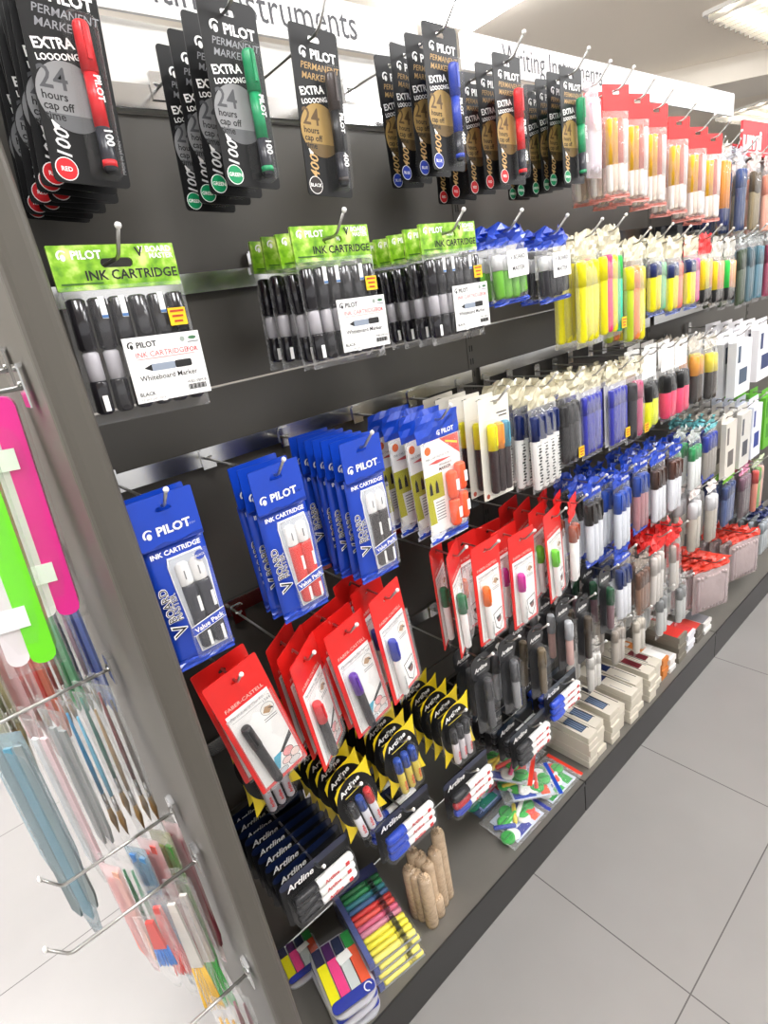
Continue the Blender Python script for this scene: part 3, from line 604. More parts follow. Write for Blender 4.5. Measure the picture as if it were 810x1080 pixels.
pp = Proto(pouch, 'pencil_pouch', .078, .205, .046, RDH, [(YB, PAPER), (YB, mat('e9dccd')), (mat('cf6a5a', .4), PAPER), (WHITE, WHITE)], .0075, .62, crump=0, seed=3, fm=tfilm('f6d9d2', .2), bottom=(mat('d98b80', .5), .006), cap=False)
for k, (px, py, n, wd) in enumerate(((649, 89, 3, 'first'), (672, 99, 3, 'second'), (692, 109, 2, 'third'), (716, 123, 2, 'fourth'), (736, 134, 2, 'fifth'), (752, 141, 2, 'sixth'))):
    column(px, py, pp, n, .04, f'red-topped pouch of yellow pencils, {wd} hook from the left', 'pouch', 'red-topped pencil pouches', hk=f'chrome hook of red-topped pencil pouches, {wd} from the left', yaw=-12)
op = Proto(pouch, 'pen_pouch', .07, .215, .03, tfilm('f3eee6'), [(mat('f0962a', .4), NAVY)]*3, .009, .72, seed=4)
column(765, 150, op, 2, .04, 'clear pouch of orange pens with navy ends', 'pouch', 'pouches on the top row', hk='chrome hook of the orange pens')
nv = Proto(pouch, 'pen_pouch', .075, .225, .04, tfilm('e8e8ee'), [(mat('31487e', .4), mat('2b3c68', .4))]*3, .009, .3, seed=5)
column(783, 156, nv, 3, .04, 'clear pouch of navy pens at the right of the top row', 'pouch', 'pouches on the top row', hk='chrome hook of the navy pens')
br = Proto(pouch, 'pen_pouch', .08, .22, .04, tfilm('eee6e0'), [(mat('5b4b36', .5), mat('8a7a5a', .5))]*4, .008, .35, seed=6)
column(798, 160, br, 3, .045, 'clear pouch of brown pens at the right edge, top row', 'pouch', 'pouches on the top row', hk='chrome hook of the brown pens')
rp = Proto(pouch, 'pen_pouch', .08, .22, .04, tfilm('f2dcd6'), [(mat('d98870', .5), mat('e3a690', .5))]*4, .008, .35, seed=7)
column(811, 164, rp, 3, .045, 'clear pouch of salmon pens at the very right edge, top row', 'pouch', 'pouches on the top row', hk='chrome hook of the salmon pens')
nb = Proto(pouch, 'pen_pouch', .06, .25, .03, tfilm('c9ccd6'), [(mat('1d2740', .4), mat('222c46', .4))]*3, .008, .35, seed=8)
for k, xx in enumerate((1.93, 2.06, 2.19)):
    q = Vector((xx, -.09, 1.735)); d = q-CAM; z = d.dot(fw)
    column(405+F*d.dot(RT)/z, 540-F*d.dot(UP)/z, nb, 2, .03, f'dark navy pen pouch deep behind the red-topped pouches, {["left","middle","right"][k]} hook', 'pouch', 'dark pouches deep on the top row', hk=f'short wire hook of the deep navy pouches, {["left","middle","right"][k]} one', y0=-.09)
# ------------------------------------------------------------------ second row
ip = Proto(ink_pack); G = 'green-topped ink cartridge packs'
column(117, 258, ip, 1, .03, 'lone green-topped pack of black ink cartridges at the left', 'ink cartridges', G, hk='chrome hook of the lone green-topped ink pack', ho=.018, roll=2)
column(347, 238, ip, 4, .038, 'green-topped ink cartridge pack on the middle hook', 'ink cartridges', G, hk='chrome hook of the middle green-topped ink packs', ho=.018, roll=1, wd='')
column(471, 235, ip, 5, .037, 'green-topped ink cartridge pack on the right hook', 'ink cartridges', G, hk='chrome hook of the right green-topped ink packs', ho=.018, wd='')
def vb(c): return pouch('refill_pouch', .108, .132, .034, BLUE, [(mat('dedede', .3), mat(c, .3))]*4, .011, .35, crump=.005, seed=9, text=None, label=(WHITE, -.02, .04, -.075, -.03, ['V BOARD', 'MASTER']), bottom=(BLUE, .008))
column(532, 237, Proto(vb, '6fb53a'), 2, .04, 'blue-topped refill pouch with green ink', 'refill', 'blue-topped refill pouches, second row', hk='chrome hook of the green ink refill pouches', roll=-2)
column(580, 241, Proto(vb, '1e1c22'), 2, .04, 'blue-topped refill pouch with black ink, second row', 'refill', 'blue-topped refill pouches, second row', hk='chrome hook of the black ink refill pouches', roll=-2)
CRM = film('cream_film', 'efe8cc', .5, .4, 60, .8); HY = mat('f0e60c', .35); HP = mat('f23a78', .35); HG = mat('2fbf4d', .35); HO = mat('f5853a', .35)
hy = Proto(pouch, 'highlighter_pouch', .085, .232, .045, CRM, [(HY, HY), (mat('e8df1a', .35), HY), (HY, HY)], .0125, .3, seed=10, fm=tfilm('f4f2d8', .18), crump=.003)
hp = Proto(pouch, 'highlighter_pouch', .092, .232, .045, CRM, [(HY, HY), (HP, HP), (HY, HY), (HG, mat('35c7a0', .35))], .011, .3, seed=11, fm=tfilm('f8f8f0', .14), crump=.003, sticker=(.032, -.19))
ho_ = Proto(pouch, 'highlighter_pouch', .092, .235, .045, CRM, [(HY, mat('b5c81c', .35)), (HO, HO), (mat('e6d64a', .35), HY)], .0135, .3, seed=12, fm=tfilm('f8f8f0', .14), crump=.003)
column(617, 244, hy, 2, .05, 'cream-topped pouch of yellow highlighters', 'highlighters', 'highlighter pouches, second row', hk='chrome hook of the all-yellow highlighter pouches')
column(642, 239, hp, 2, .05, 'cream-topped pouch with pink and yellow highlighters and a yellow sticker', 'highlighters', 'highlighter pouches, second row', hk='chrome hook of the pink highlighter pouches')
column(668, 252, ho_, 2, .05, 'cream-topped pouch with an orange highlighter', 'highlighters', 'highlighter pouches, second row', hk='chrome hook of the orange highlighter pouches')
def yh(c, seed): return pouch('highlighter_pouch', .085, .185, .05, CRM, [(NAVY, HY), (NAVY, mat('ecd42c', .35)), (mat(c, .4), mat(c, .4))], .0125, .28, seed=seed, fm=tfilm('f8f8f2', .14), bottom=(mat('4a5a98', .4), .01), crump=.004)
for k, (px, py, c, wd) in enumerate(((692, 247, '7bc08a', 'first'), (711, 249, 'ef7c6a', 'second'), (729, 247, 'd9629a', 'third'))):
    column(px, py, Proto(yh, c, 13+k), 2, .04, f'cream-topped pouch of navy-capped yellow highlighters, {wd} hook', 'highlighters', 'navy-capped highlighter pouches', hk=f'chrome hook of navy-capped yellow highlighters, {wd} one')
def oh(h, a, b, seed): return pouch('highlighter_pouch', .076, .185, .05, h, [(mat(a, .35), BLACK), (mat(b, .35), BLACK), (mat('f2b06a', .35), BLACK)], .0112, .68, seed=seed, fm=tfilm('f8f4ee', .14), crump=.003)
column(744, 247, Proto(oh, RDH, 'f0d21a', 'f2e22a', 18), 2, .04, 'red-topped pouch of yellow highlighters, second row', 'highlighters', 'highlighter pouches, second row', hk='chrome hook of the red-topped yellow highlighters')
column(757, 250, Proto(oh, tfilm('f3f0e6'), 'f5d81a', 'f59a5a', 19), 2, .04, 'clear-topped pouch of yellow and orange highlighters with black bases', 'highlighters', 'highlighter pouches, second row', hk='chrome hook of the yellow and orange highlighters')
column(770, 250, Proto(oh, tfilm('f3f0e6'), '2fd04e', 'f5a27a', 20), 2, .04, 'clear-topped pouch with a bright green highlighter and black base', 'highlighters', 'highlighter pouches, second row', hk='chrome hook of the bright green highlighters')
def dp(a, b, seed, h=.21): return pouch('pen_pouch', .062, h, .03, tfilm('cfd4d2'), [(mat(a, .45), mat(b, .45))]*4, .007, .35, seed=seed)
for k, (px, py, a, b, wd) in enumerate(((783, 247, '3a4a34', '44523c', 'dark green'), (793, 245, '47606a', '55717a', 'teal grey'), (802, 244, '4f7684', '5a8090', 'pale teal'), (812, 243, '7a2f48', '8a3a52', 'maroon'))):
    column(px, py, Proto(dp, a, b, 21+k), 3, .045, f'clear pouch of {wd} pens, right end of the second row', 'pouch', 'pen pouches, right end of the second row', hk=f'chrome hook of the {wd} pens')
# ------------------------------------------------------------------ third row
G = 'blue value pack refill pouches'
bk = Proto(blue_pack, '1c1d2c', 'BLACK'); bk2 = Proto(blue_pack, '241a1c', None); rd = Proto(blue_pack, 'e23127', None)
column(166, 521, bk, 2, .026, 'blue value pack pouch of black refills at the far left', 'refill', G, hk='chrome hook of the far left blue refill pouch', ho=.018, roll=0)
column(286, 490, rd, 3, .03, 'blue value pack pouch with two red refills', 'refill', G, hk='chrome hook of the blue pouches with red refills', ho=.018, roll=-1)
column(377, 462, bk2, 7, .024, 'blue value pack pouch of dark refills', 'refill', G, hk='chrome hook of the blue pouches with dark refills', ho=.018, roll=0)
column(459, 436, Proto(orange_pack), 4, .042, 'blue-topped board refill pack with orange cartridges', 'refill', 'orange board refill packs', hk='chrome hook of the orange board refill packs', roll=0)
column(519, 418, Proto(three_card), 5, .036, 'white card with yellow, orange and blue highlighters', 'highlighters', 'white highlighter cards', hk='chrome hook of the white highlighter cards', ho=.012, roll=2)
wm = Proto(pouch, 'marker_pouch', .1, .232, .05, CRM, [(NAVY, WHITE)]*4, .0115, .32, crump=.006, seed=31, cap=True, prints=True, fm=tfilm('f6f6f4', .12), pen='marker')
column(570, 402, wm, 4, .036, 'clear pouch of white markers with navy caps', 'markers', 'pouches of navy-capped white markers', hk='chrome hook of the navy-capped white markers')
DKB = mat('1c1a1c', .35)
column(598, 396, Proto(pouch, 'marker_pouch', .085, .2, .045, CRM, [(DKB, DKB)]*3, .011, .35, crump=.006, seed=32, sticker=(.02, -.16)), 2, .04, 'clear pouch of black pens with a yellow price sticker', 'pens', 'pen pouches, third row', hk='chrome hook of the black pens with a yellow sticker')
BP = mat('3236a4', .35)
bp_ = Proto(pouch, 'pen_pouch', .088, .2, .042, CRM, [(BP, BP)]*5, .0078, .3, crump=.006, seed=33, fm=tfilm('f3f3f6', .12), cardback=WHITE)
for k, (px, py, n, wd) in enumerate(((622, 391, 3, 'left'), (650, 385, 3, 'right'))):
    column(px, py, bp_ if k == 0 else Proto(pouch, 'pen_pouch', .088, .2, .042, CRM, [(BP, BP)]*5, .0078, .3, crump=.006, seed=33, fm=tfilm('f3f3f6', .12), cardback=WHITE, sticker=(.026, -.155)), n, .036, f'cream-topped pouch of blue pens on the {wd} of two hooks', 'pens', 'cream-topped blue pen pouches', hk=f'chrome hook of blue pen pouches, {wd} of two', wd='')
column(668, 378, Proto(pouch, 'pen_pouch', .09, .21, .045, CRM, [(mat('1c1620', .35), mat('1c1620', .35)), (mat('b8446c', .35), mat('b8446c', .35))], .015, .3, crump=.005, seed=35, sticker=(.026, -.165), cardback=WHITE), 2, .04, 'cream-topped pouch with a black and a rose marker', 'markers', 'pen pouches, third row', hk='chrome hook of the black and rose markers')
def flu(c, seed): return pouch('highlighter_card', .075, .21, .07, WHITE, [(BLACK, mat(c, .35))]*2, .0165, .38, crump=0, seed=seed, cardback=WHITE)
column(684, 369, Proto(flu, 'dfe61a', 36), 2, .045, 'white-topped pack of black-capped yellow highlighters', 'highlighters', 'white-topped highlighter packs', hk='chrome hook of the black-capped yellow highlighters')
column(704, 362, Proto(flu, 'ee3a68', 37), 3, .046, 'white-topped pack of black-capped pink highlighters, left hook', 'highlighters', 'white-topped highlighter packs', hk='chrome hook of black-capped pink highlighters, left one', wd='')
column(718, 358, Proto(flu, 'f04a74', 38), 3, .046, 'white-topped pack of black-capped pink highlighters, right hook', 'highlighters', 'white-topped highlighter packs', hk='chrome hook of black-capped pink highlighters, right one', wd='')
def yc(c, seed): return pouch('highlighter_pouch', .09, .2, .04, tfilm('efe9dc'), [(mat(c, .35), mat('2a221a', .4)), (mat(c, .35), mat('3a2c1e', .4))], .014, .4, seed=seed)
column(735, 354, Proto(yc, 'f0a01a', 39), 3, .045, 'clear pouch of amber-capped dark markers', 'markers', 'amber and yellow capped marker pouches', hk='chrome hook of the amber-capped markers')
column(750, 352, Proto(yc, 'f0dc2a', 40), 2, .045, 'clear pouch of yellow-capped dark markers', 'markers', 'amber and yellow capped marker pouches', hk='chrome hook of the yellow-capped markers')
fb = Proto(flatbox_card, 'e8e8ea', '46566a', .13, .17, .025)
column(777, 350, fb, 5, .036, 'white hanging pen box with a grey printed panel', 'pen box', 'white hanging pen boxes', hk='chrome hook of the white pen boxes with a grey panel')
fb2 = Proto(flatbox_card, 'eceaec', '2c3a66', .14, .17, .025)
column(801, 337, fb2, 5, .036, 'white hanging pen box with a navy panel, right edge', 'pen box', 'white hanging pen boxes', hk='chrome hook of the white pen boxes at the right edge')
# ------------------------------------------------------------------ fourth row
G = 'red-framed marker cards'
fbk = Proto(fab_card, 'p', '17171a', '1b1b1e')
column(243, 706, fbk, 2, .04, 'red-framed card with a black permanent marker', 'marker', G, hk='chrome hook of the red cards with black markers', ho=.02, roll=-10)
column(318, 684, Proto(fab_card, 'p', 'd8242c', '1d1a1d'), 3, .036, 'red-framed card with a red permanent marker', 'marker', G, hk='chrome hook of the red cards with red markers', ho=.02, roll=-6, yaw=32)
column(362, 656, Proto(fab_card, 'p', '5c2a9c', '201c22'), 3, .034, 'red-framed card with a purple permanent marker', 'marker', G, hk='chrome hook of the red cards with purple markers', ho=.02, roll=-7, yaw=6)
column(404, 621, Proto(fab_card, 'w', '2b3ba6', 'ecebe8'), 3, .05, 'red-framed card with a blue whiteboard marker', 'marker', G, hk='chrome hook of the red cards with blue markers', ho=.02, roll=-5, yaw=14)
column(476, 577, Proto(fab_card, 'w', '0f6a3c', 'ecebe8'), 2, .045, 'red-framed card with a green-capped whiteboard marker', 'marker', G, hk='chrome hook of the red cards with green markers', ho=.02, roll=-2, yaw=30)
column(510, 571, Proto(fab_card, 'w', 'f2711e', 'ecebe8'), 2, .06, 'red-framed card with an orange-capped whiteboard marker', 'marker', G, hk='chrome hook of the red cards with orange caps', ho=.02, yaw=2)
column(548, 560, Proto(fab_card, 'w', 'cf2f9c', 'ecebe8'), 3, .045, 'red-framed card with a magenta-capped whiteboard marker', 'marker', G, hk='chrome hook of the red cards with magenta caps', ho=.02)
column(581, 537, Proto(fab_card, 'w', '6fd32a', 'ecebe8'), 4, .04, 'red-framed card with a lime-capped whiteboard marker', 'marker', G, hk='chrome hook of the red cards with lime caps', ho=.02, roll=-3, yaw=10)
column(603, 526, Proto(pouch, 'marker_pouch', .075, .22, .05, RED, [(mat('9a4a30', .4), WHITE)]*2, .0105, .28, crump=.003, seed=41, cap=True, pen='marker'), 3, .04, 'red-topped pouch of brown-capped white markers', 'markers', G, hk='chrome hook of the brown-capped white markers', yaw=20)
def ab(cap, bar, seed, low=True): return pouch('marker_pouch', .08, .225, .045, BLUE, [(mat(cap, .35), mat(bar, .35))]*3, .011, .35, crump=.004, seed=seed, cap=True, pen='marker', text=[('Artline', .008, -.016, .013, WHITE, .03)], bottom=(BLUE, .02) if low else None)
G = 'blue-topped marker pouches'
column(624, 505, Proto(ab, '26211f', 'dcdfe6', 42), 3, .04, 'blue-topped pouch of black-capped markers', 'markers', G, hk='chrome hook of the blue-topped black-capped markers')
column(655, 494, Proto(ab, '2a4fae', 'e2e6ee', 43), 4, .036, 'blue-topped pouch of blue-capped markers', 'markers', G, hk='chrome hook of the blue-topped blue-capped markers')
column(675, 478, Proto(ab, '2c4a9e', 'b07a80', 44), 3, .036, 'blue-topped pouch of blue-capped rose markers', 'markers', G, hk='chrome hook of the blue-capped rose markers')
column(694, 472, Proto(ab, '4a342c', 'e6e8ee', 45, False), 3, .036, 'blue-topped pouch of brown-capped white markers, left hook', 'markers', G, hk='chrome hook of blue-topped brown-capped markers, left one', wd='')
column(712, 464, Proto(ab, '5a3a30', 'e6e8ee', 46, False), 3, .036, 'blue-topped pouch of brown-capped white markers, right hook', 'markers', G, hk='chrome hook of blue-topped brown-capped markers, right one', wd='')
def bx(c, s, seed): return flatbox_card(c, s, .09, .19, .016)
column(733, 452, Proto(pouch, 'marker_pouch', .085, .2, .04, tfilm('e6ece6'), [(mat('2f9a5a', .35), mat('e8ecea', .4))]*3, .011, .3, seed=47), 2, .04, 'clear pouch of green-banded white markers', 'markers', 'pouches, right part of the fourth row', hk='chrome hook of the green-banded white markers')
column(749, 442, Proto(pouch, 'marker_pouch', .1, .2, .035, mat('6fb8bc', .4), [(mat('2f3fa0', .35), mat('9a948c', .4))]*4, .011, .35, seed=48, crump=.008, bottom=(mat('3648a8', .4), .03)), 4, .036, 'teal-topped pouch of blue-capped pens', 'pens', 'pouches, right part of the fourth row', hk='chrome hook of the teal-topped pouches')
G = 'slim hanging boxes, right part of the fourth row'
column(767, 436, Proto(bx, 'd9d3c8', '6a6460', 1), 5, .04, 'slim beige hanging box right of the teal-topped pouches', 'pen box', G, hk='chrome hook of the slim beige boxes')
column(783, 427, Proto(bx, 'cfccc6', '50525a', 2), 5, .04, 'slim grey hanging box, fourth row', 'pen box', G, hk='chrome hook of the slim grey boxes')
column(795, 419, Proto(bx, 'dfe3ee', '2a3f8a', 3), 4, .04, 'slim white hanging box with a navy panel, fourth row', 'pen box', G, hk='chrome hook of the slim navy-panelled boxes')
column(808, 410, Proto(bx, '5fae2a', '3f8a1e', 4), 4, .04, 'bright green hanging box at the right edge', 'pen box', G, hk='chrome hook of the bright green boxes')
# ------------------------------------------------------------------ fifth row
G = 'yellow and black marker cards'
sk = Proto(shield_card, ('2b2b2e', '23428f', 'c22b30'), 'dcdce2')
column(268, 778, Proto(shield_card, ('222226', '222226', '222226'), 'b9b4ba'), 2, .03, 'yellow-cornered black card of dark markers under the leftmost red card', 'markers', G, ho=.03, hk='chrome hook half hidden under the leftmost red card', roll=-6, wd='', y0=-.17)
column(366, 812, sk, 6, .03, 'yellow-cornered card with black, blue and red markers', 'markers', G, ho=.034, hk='chrome hook of the tricolour marker cards', roll=-10)
column(416, 766, Proto(shield_card, ('21459c', '21459c', '21459c'), 'd6c24a'), 6, .028, 'yellow-cornered card with three blue-capped yellow markers', 'markers', G, ho=.034, hk='chrome hook of the blue-capped yellow markers', roll=-5)
column(476, 738, Proto(shield_card, ('2f2f33', '2f2f33', '2f2f33'), 'cfc9cc'), 6, .03, 'yellow-cornered card with three black-capped grey markers', 'markers', G, ho=.034, hk='chrome hook of the black-capped grey markers', roll=-2)
G = 'slim black marker blisters'
sl = [('3f3f42', '4a4a4d'), ('56575a', '8f9092'), ('6a5a40', '6b5d48'), ('b9bcc0', 'd0a8a0')]
for k, (px, py, n, wd) in enumerate(((505, 690, 2, 'dark grey'), (533, 672, 2, 'mid grey'), (563, 660, 2, 'brown'), (592, 632, 3, 'silver-capped'))):
    column(px, py, Proto(slim_blister, *sl[k]), n, .05, f'slim black blister with a {wd} marker', 'marker', G, hk=f'chrome hook of the {wd} marker blisters', ho=.012)
column(613, 628, Proto(slim_blister, '4a3c2c', '3c3226'), 3, .05, 'slim black blister with a dark brown marker', 'marker', G, hk='chrome hook of the dark brown marker blisters', ho=.012)
column(637, 598, Proto(slim_blister, '12502f', '7a5a60'), 3, .05, 'slim black blister with a dark green cap', 'marker', G, hk='chrome hook of the dark green capped blisters', ho=.012)
column(656, 577, Proto(ab, '23356e', 'e4e6ec', 51, False), 3, .045, 'blue-topped pouch hanging in the fifth row', 'markers', 'blue-topped marker pouches', hk='chrome hook of the fifth-row blue-topped pouches')
G = 'pouches, right part of the fifth row'
column(677, 585, Proto(pouch, 'pen_pouch', .08, .2, .04, tfilm('b9aa9c'), [(mat('6a4a3a', .4), mat('8a6a58', .4))]*4, .009, .35, seed=52), 3, .04, 'clear pouch of brown pens, fifth row', 'pens', G, hk='chrome hook of the brown pens, fifth row')
column(693, 562, Proto(pouch, 'pen_pouch', .09, .24, .06, RED, [(mat('c9c2bc', .4), mat('d6d0ca', .4))]*3, .011, .35, crump=.008, seed=53), 4, .036, 'red-topped pouch of pale pens, left hook', 'pens', G, hk='chrome hook of red-topped pale pens, left one', wd='')
column(711, 552, Proto(pouch, 'pen_pouch', .09, .24, .06, RED, [(mat('a59a92', .4), mat('c9c4be', .4)), (mat('c03a34', .4), mat('d8d0c8', .4))], .011, .35, crump=.008, seed=54), 3, .036, 'red-topped pouch of pale pens, right hook', 'pens', G, hk='chrome hook of red-topped pale pens, right one', wd='')
TG = mat('b9b2a6', .35)
for k, (px, py, wd) in enumerate(((733, 512, 'left'), (751, 506, 'right'))):
    column(px, py, Proto(pouch, 'tube_pouch', .07, .23, .04, mat('efe6e2', .4), [(mat('d8d8da', .3), TG)]*2, .015, .3, crump=.006, seed=55+k), 3, .045, f'white-topped pouch of thick silver tubes, {wd} hook', 'tubes', G, hk=f'chrome hook of thick silver tubes, {wd} one', wd='')
column(769, 498, Proto(pouch, 'pen_pouch', .1, .2, .03, mat('7cc42a', .4), [(mat('3a4a7a', .4), mat('55648e', .4))]*4, .011, .3, crump=.006, seed=57), 5, .03, 'lime-topped pouch of slate blue pens', 'pens', G, hk='chrome hook of the lime-topped pouches')
column(786, 490, Proto(pouch, 'pen_pouch', .1, .21, .03, mat('d88aa8', .4), [(mat('7a5a6a', .4), mat('6a5f62', .4))]*4, .011, .3, crump=.006, seed=58), 4, .036, 'pink-topped pouch of mauve pens', 'pens', G, hk='chrome hook of the pink-topped pouches')
column(800, 482, Proto(pouch, 'pen_pouch', .1, .22, .03, mat('b9c4a0', .4), [(mat('c9504a', .4), mat('d98a78', .4)), (mat('6a9a4a', .4), mat('7aa85a', .4)), (mat('e0b0a0', .4), mat('e0a898', .4))], .013, .3, crump=.004, seed=59), 4, .036, 'pale-topped pouch of coral and green pens at the right edge', 'pens', G, hk='chrome hook of the coral and green pens')
# ------------------------------------------------------------------ lowest row
G = 'wide blister cards of three markers'
column(330, 905, Proto(wide_card, ('16161a', '16161a', '16161a')), 9, .024, 'wide black card of black-capped white markers, left stack', 'markers', G, hk='wire hook of the left wide black cards', ho=.014, roll=0, wd='')
column(423, 848, Proto(wide_card, ('1a3fb0', '1a3fb0', '1a3fb0')), 3, .05, 'wide card of blue-capped white markers, left of the tan tubes', 'markers', G, hk='wire hook of the blue-capped wide cards', ho=.014, wd='')
column(490, 808, Proto(wide_card, ('1b1b20', 'b0242c', '2a3fa8')), 1, .03, 'lone wide card of black, red and blue-capped markers', 'markers', G, hk='wire hook of the lone mixed wide card', ho=.014)
column(556, 761, Proto(wide_card, ('1b1b20', '1b1b20', '1b1b20'), '15202e'), 6, .038, 'wide black card of black-capped markers, right stack', 'markers', G, hk='wire hook of the right wide black cards', ho=.014, wd='')
column(590, 716, Proto(wide_card, ('1c46c4', '1c46c4', '1c46c4'), '2a3644'), 4, .032, 'wide card of bright blue-capped markers beside the beige boxes', 'markers', G, hk='wire hook of the bright blue-capped cards', ho=.014, wd='')
G = 'pouches, lowest row'
gp = [('c9c6c0', 'd6d3cd', 'clear'), ('9a8f84', 'b9b0a6', 'brownish'), ('c4bcae', 'd0cabf', 'cream')]
for k, (px, py) in enumerate(((625, 676), (651, 650), (673, 640))):
    column(px, py, Proto(pouch, 'tube_pouch', .06, .16, .03, tfilm('d8d4cc'), [(mat(gp[k][0], .3), mat(gp[k][1], .3))]*3, .0105, .3, seed=61+k), 2, .06, f'slim clear pouch of {gp[k][2]} pens, lowest row', 'pens', G, hk=f'wire hook of the {gp[k][2]} pens, lowest row')
for k, (px, py) in enumerate(((697, 618), (718, 606))):
    column(px, py, Proto(pouch, 'tube_pouch', .07, .18, .03, tfilm('dcdad6'), [(mat('7d7f80', .3), mat('c4c6c4', .3))]*2, .012, .3, seed=65+k), 3, .05, f'clear pouch of grey-capped tubes, {["left","right"][k]} hook', 'tubes', G, hk=f'wire hook of grey-capped tubes, {["left","right"][k]} one', wd='')
def redtop(seed): return pouch('pen_pouch', .165, .2, .04, mat('e2402c', .4), [(mat('b9a8a8', .4), mat('b0a0a2', .4))]*9, .0075, .1, crump=.010, seed=seed, fm=tfilm('e6d4d2', .35))
column(751, 590, Proto(redtop, 71), 6, .034, 'red-topped pouch of pale pens above the deck, near hook', 'pens', G, hk='wire hook of the near red-topped pouches', wd='', yaw=-22)
column(786, 560, Proto(redtop, 72), 5, .036, 'red-topped pouch of pale pens above the deck, far hook', 'pens', G, hk='wire hook of the far red-topped pouches', wd='', yaw=-18)
column(808, 535, Proto(pouch, 'pen_pouch', .14, .2, .04, NAVY, [(mat('9aa2a8', .4), mat('a9b0b2', .4))]*5, .012, .3, crump=.012, seed=73), 4, .036, 'navy-topped pouch at the right edge, lowest row', 'pens', G, hk='wire hook of the navy-topped pouches', wd='')
# ------------------------------------------------------------------ goods lying on the deck
DZ = HK_Z+.0009
# flat cases of twelve markers
def flat_case():
    r = empty('marker_set_case'); W, D, H = .116, .19, .021
    b = MB(); b.box(0, 0, .001, W, D, .002, mat('a9aab0', .3)); b.box(-W/2+.006, 0, H/2, .012, D, H-.002, mat('59639a', .3)); b.box(.006, D/2-.012, H/2, W-.012, .022, H-.002, mat('3a4070', .35)); b.build('tray', r)
    cs = ['2a7a45', '2f9a5a', '3c8f9c', '4a6fa0', 'e23a35', 'ee5a50', 'e46a8a', 'd88aa0', 'f2e44a', 'f5ea3c', 'f0e24e', 'f2e670']
    for k, c in enumerate(cs):
        y = D/2-.03-k*.0141
        m = MB(); m.lathe([(.004, 0), (.0066, .003), (.0066, .062), (.005, .064)], (-W/2+.013, y, .0112), (1, 0, 0), mat(c, .35), 8); m.lathe([(.0063, 0), (.0063, .034), (.004, .036)], (-W/2+.078, y, .0112), (1, 0, 0), mat(c, .35), 8)
        m.lathe([(.0063, 0), (.0063, .012)], (-W/2+.082, y, .0112), (1, 0, 0), mat('4c4c58', .4), 8); m.build('marker', r)
    f = MB(); f.box(0, 0, H/2, W+.002, D+.002, H, TINT.get('case') or BLIS); f.build('clear_lid', r)
    return r
fc = Proto(flat_case)
LV = ['topmost', 'second from the top', 'third from the top', 'fourth from the top', 'fifth from the top', 'sixth from the top']
for k in range(4):
    o = fc.get(); o.location = (.236+.003*(k % 2), -.136-.002*k, DZ+.0225*(3-k)); o.rotation_euler.z = math.radians(-10+2*(k % 2))
    tag(o, f'flat clear case of rainbow markers on the deck, {LV[k]}', 'marker set', 'flat cases of rainbow markers')
def round_case():
    r = empty('highlighter_set_case'); W, D, H = .1, .15, .024
    b = MB(); p = rr(-W/2, W/2, -D/2, D/2, .028, 5)
    M = lambda P, z0, z1, mt, mb: mb.add([(x, y, z0) for x, y in P]+[(x, y, z1) for x, y in P], [tuple(range(len(P)))[::-1], tuple(range(len(P), 2*len(P)))]+[(i, (i+1) % len(P), len(P)+(i+1) % len(P), len(P)+i) for i in range(len(P))], mt)
    M(p, 0, .004, mat('c9c9cf', .3), b); b.build('tray', r)
    for k, (c, c2) in enumerate((('f2e80e', '2a2a4a'), ('f0468a', '4a1a5a'), ('cfd6d2', '1f2a4a'), ('f0603a', '2fa04a'))):
        x = -.034+k*.0226
        m = MB(); m.box(x, -.012, .0125, .02, .078, .015, mat(c, .35)); m.build('highlighter', r); q = MB(); q.box(x, .045, .0125, .019, .034, .014, mat(c2, .35)); q.build('highlighter', r)
    l = MB(); M(rr(-W/2+.004, W/2-.004, -D/2+.003, -D/2+.026, .01, 4), .0205, .0212, mat('2a3a9c', .35), l); l.add([(.032+.009*math.cos(a*PI/8), -D/2+.014+.009*math.sin(a*PI/8), .0216) for a in range(0, 13)]+[(.032+.0065*math.cos(a*PI/8), -D/2+.014+.0065*math.sin(a*PI/8), .0216) for a in range(12, -1, -1)], [tuple(range(26))], WHITE)
    l.box(.016, .012, .0214, .03, .02, .0008, WHITE, Matrix.Rotation(.2, 4, 'Z')); l.build('label_strip', r)
    f = MB(); M(p, .001, H, BLIS, f); f.build('clear_lid', r)
    return r
rc = Proto(round_case)
for k in range(3):
    o = rc.get(); o.location = (.123-.003*(k % 2), -.172, DZ+.0255*(2-k)); o.rotation_euler.z = math.radians(-12+4*(k % 2)); tag(o, f'rounded clear case of bright highlighters in the near deck corner, {LV[k]}', 'highlighter set', 'rounded highlighter cases')
o = rc.get(); o.location = (.085, -.082+.03, DZ+.0); o.rotation_euler = (0, 0, math.radians(-8)); o.scale = (.9, .62, 1); tag(o, 'rounded clear case lying behind the highlighter stack, half under the wide cards', 'highlighter set', 'rounded highlighter cases')
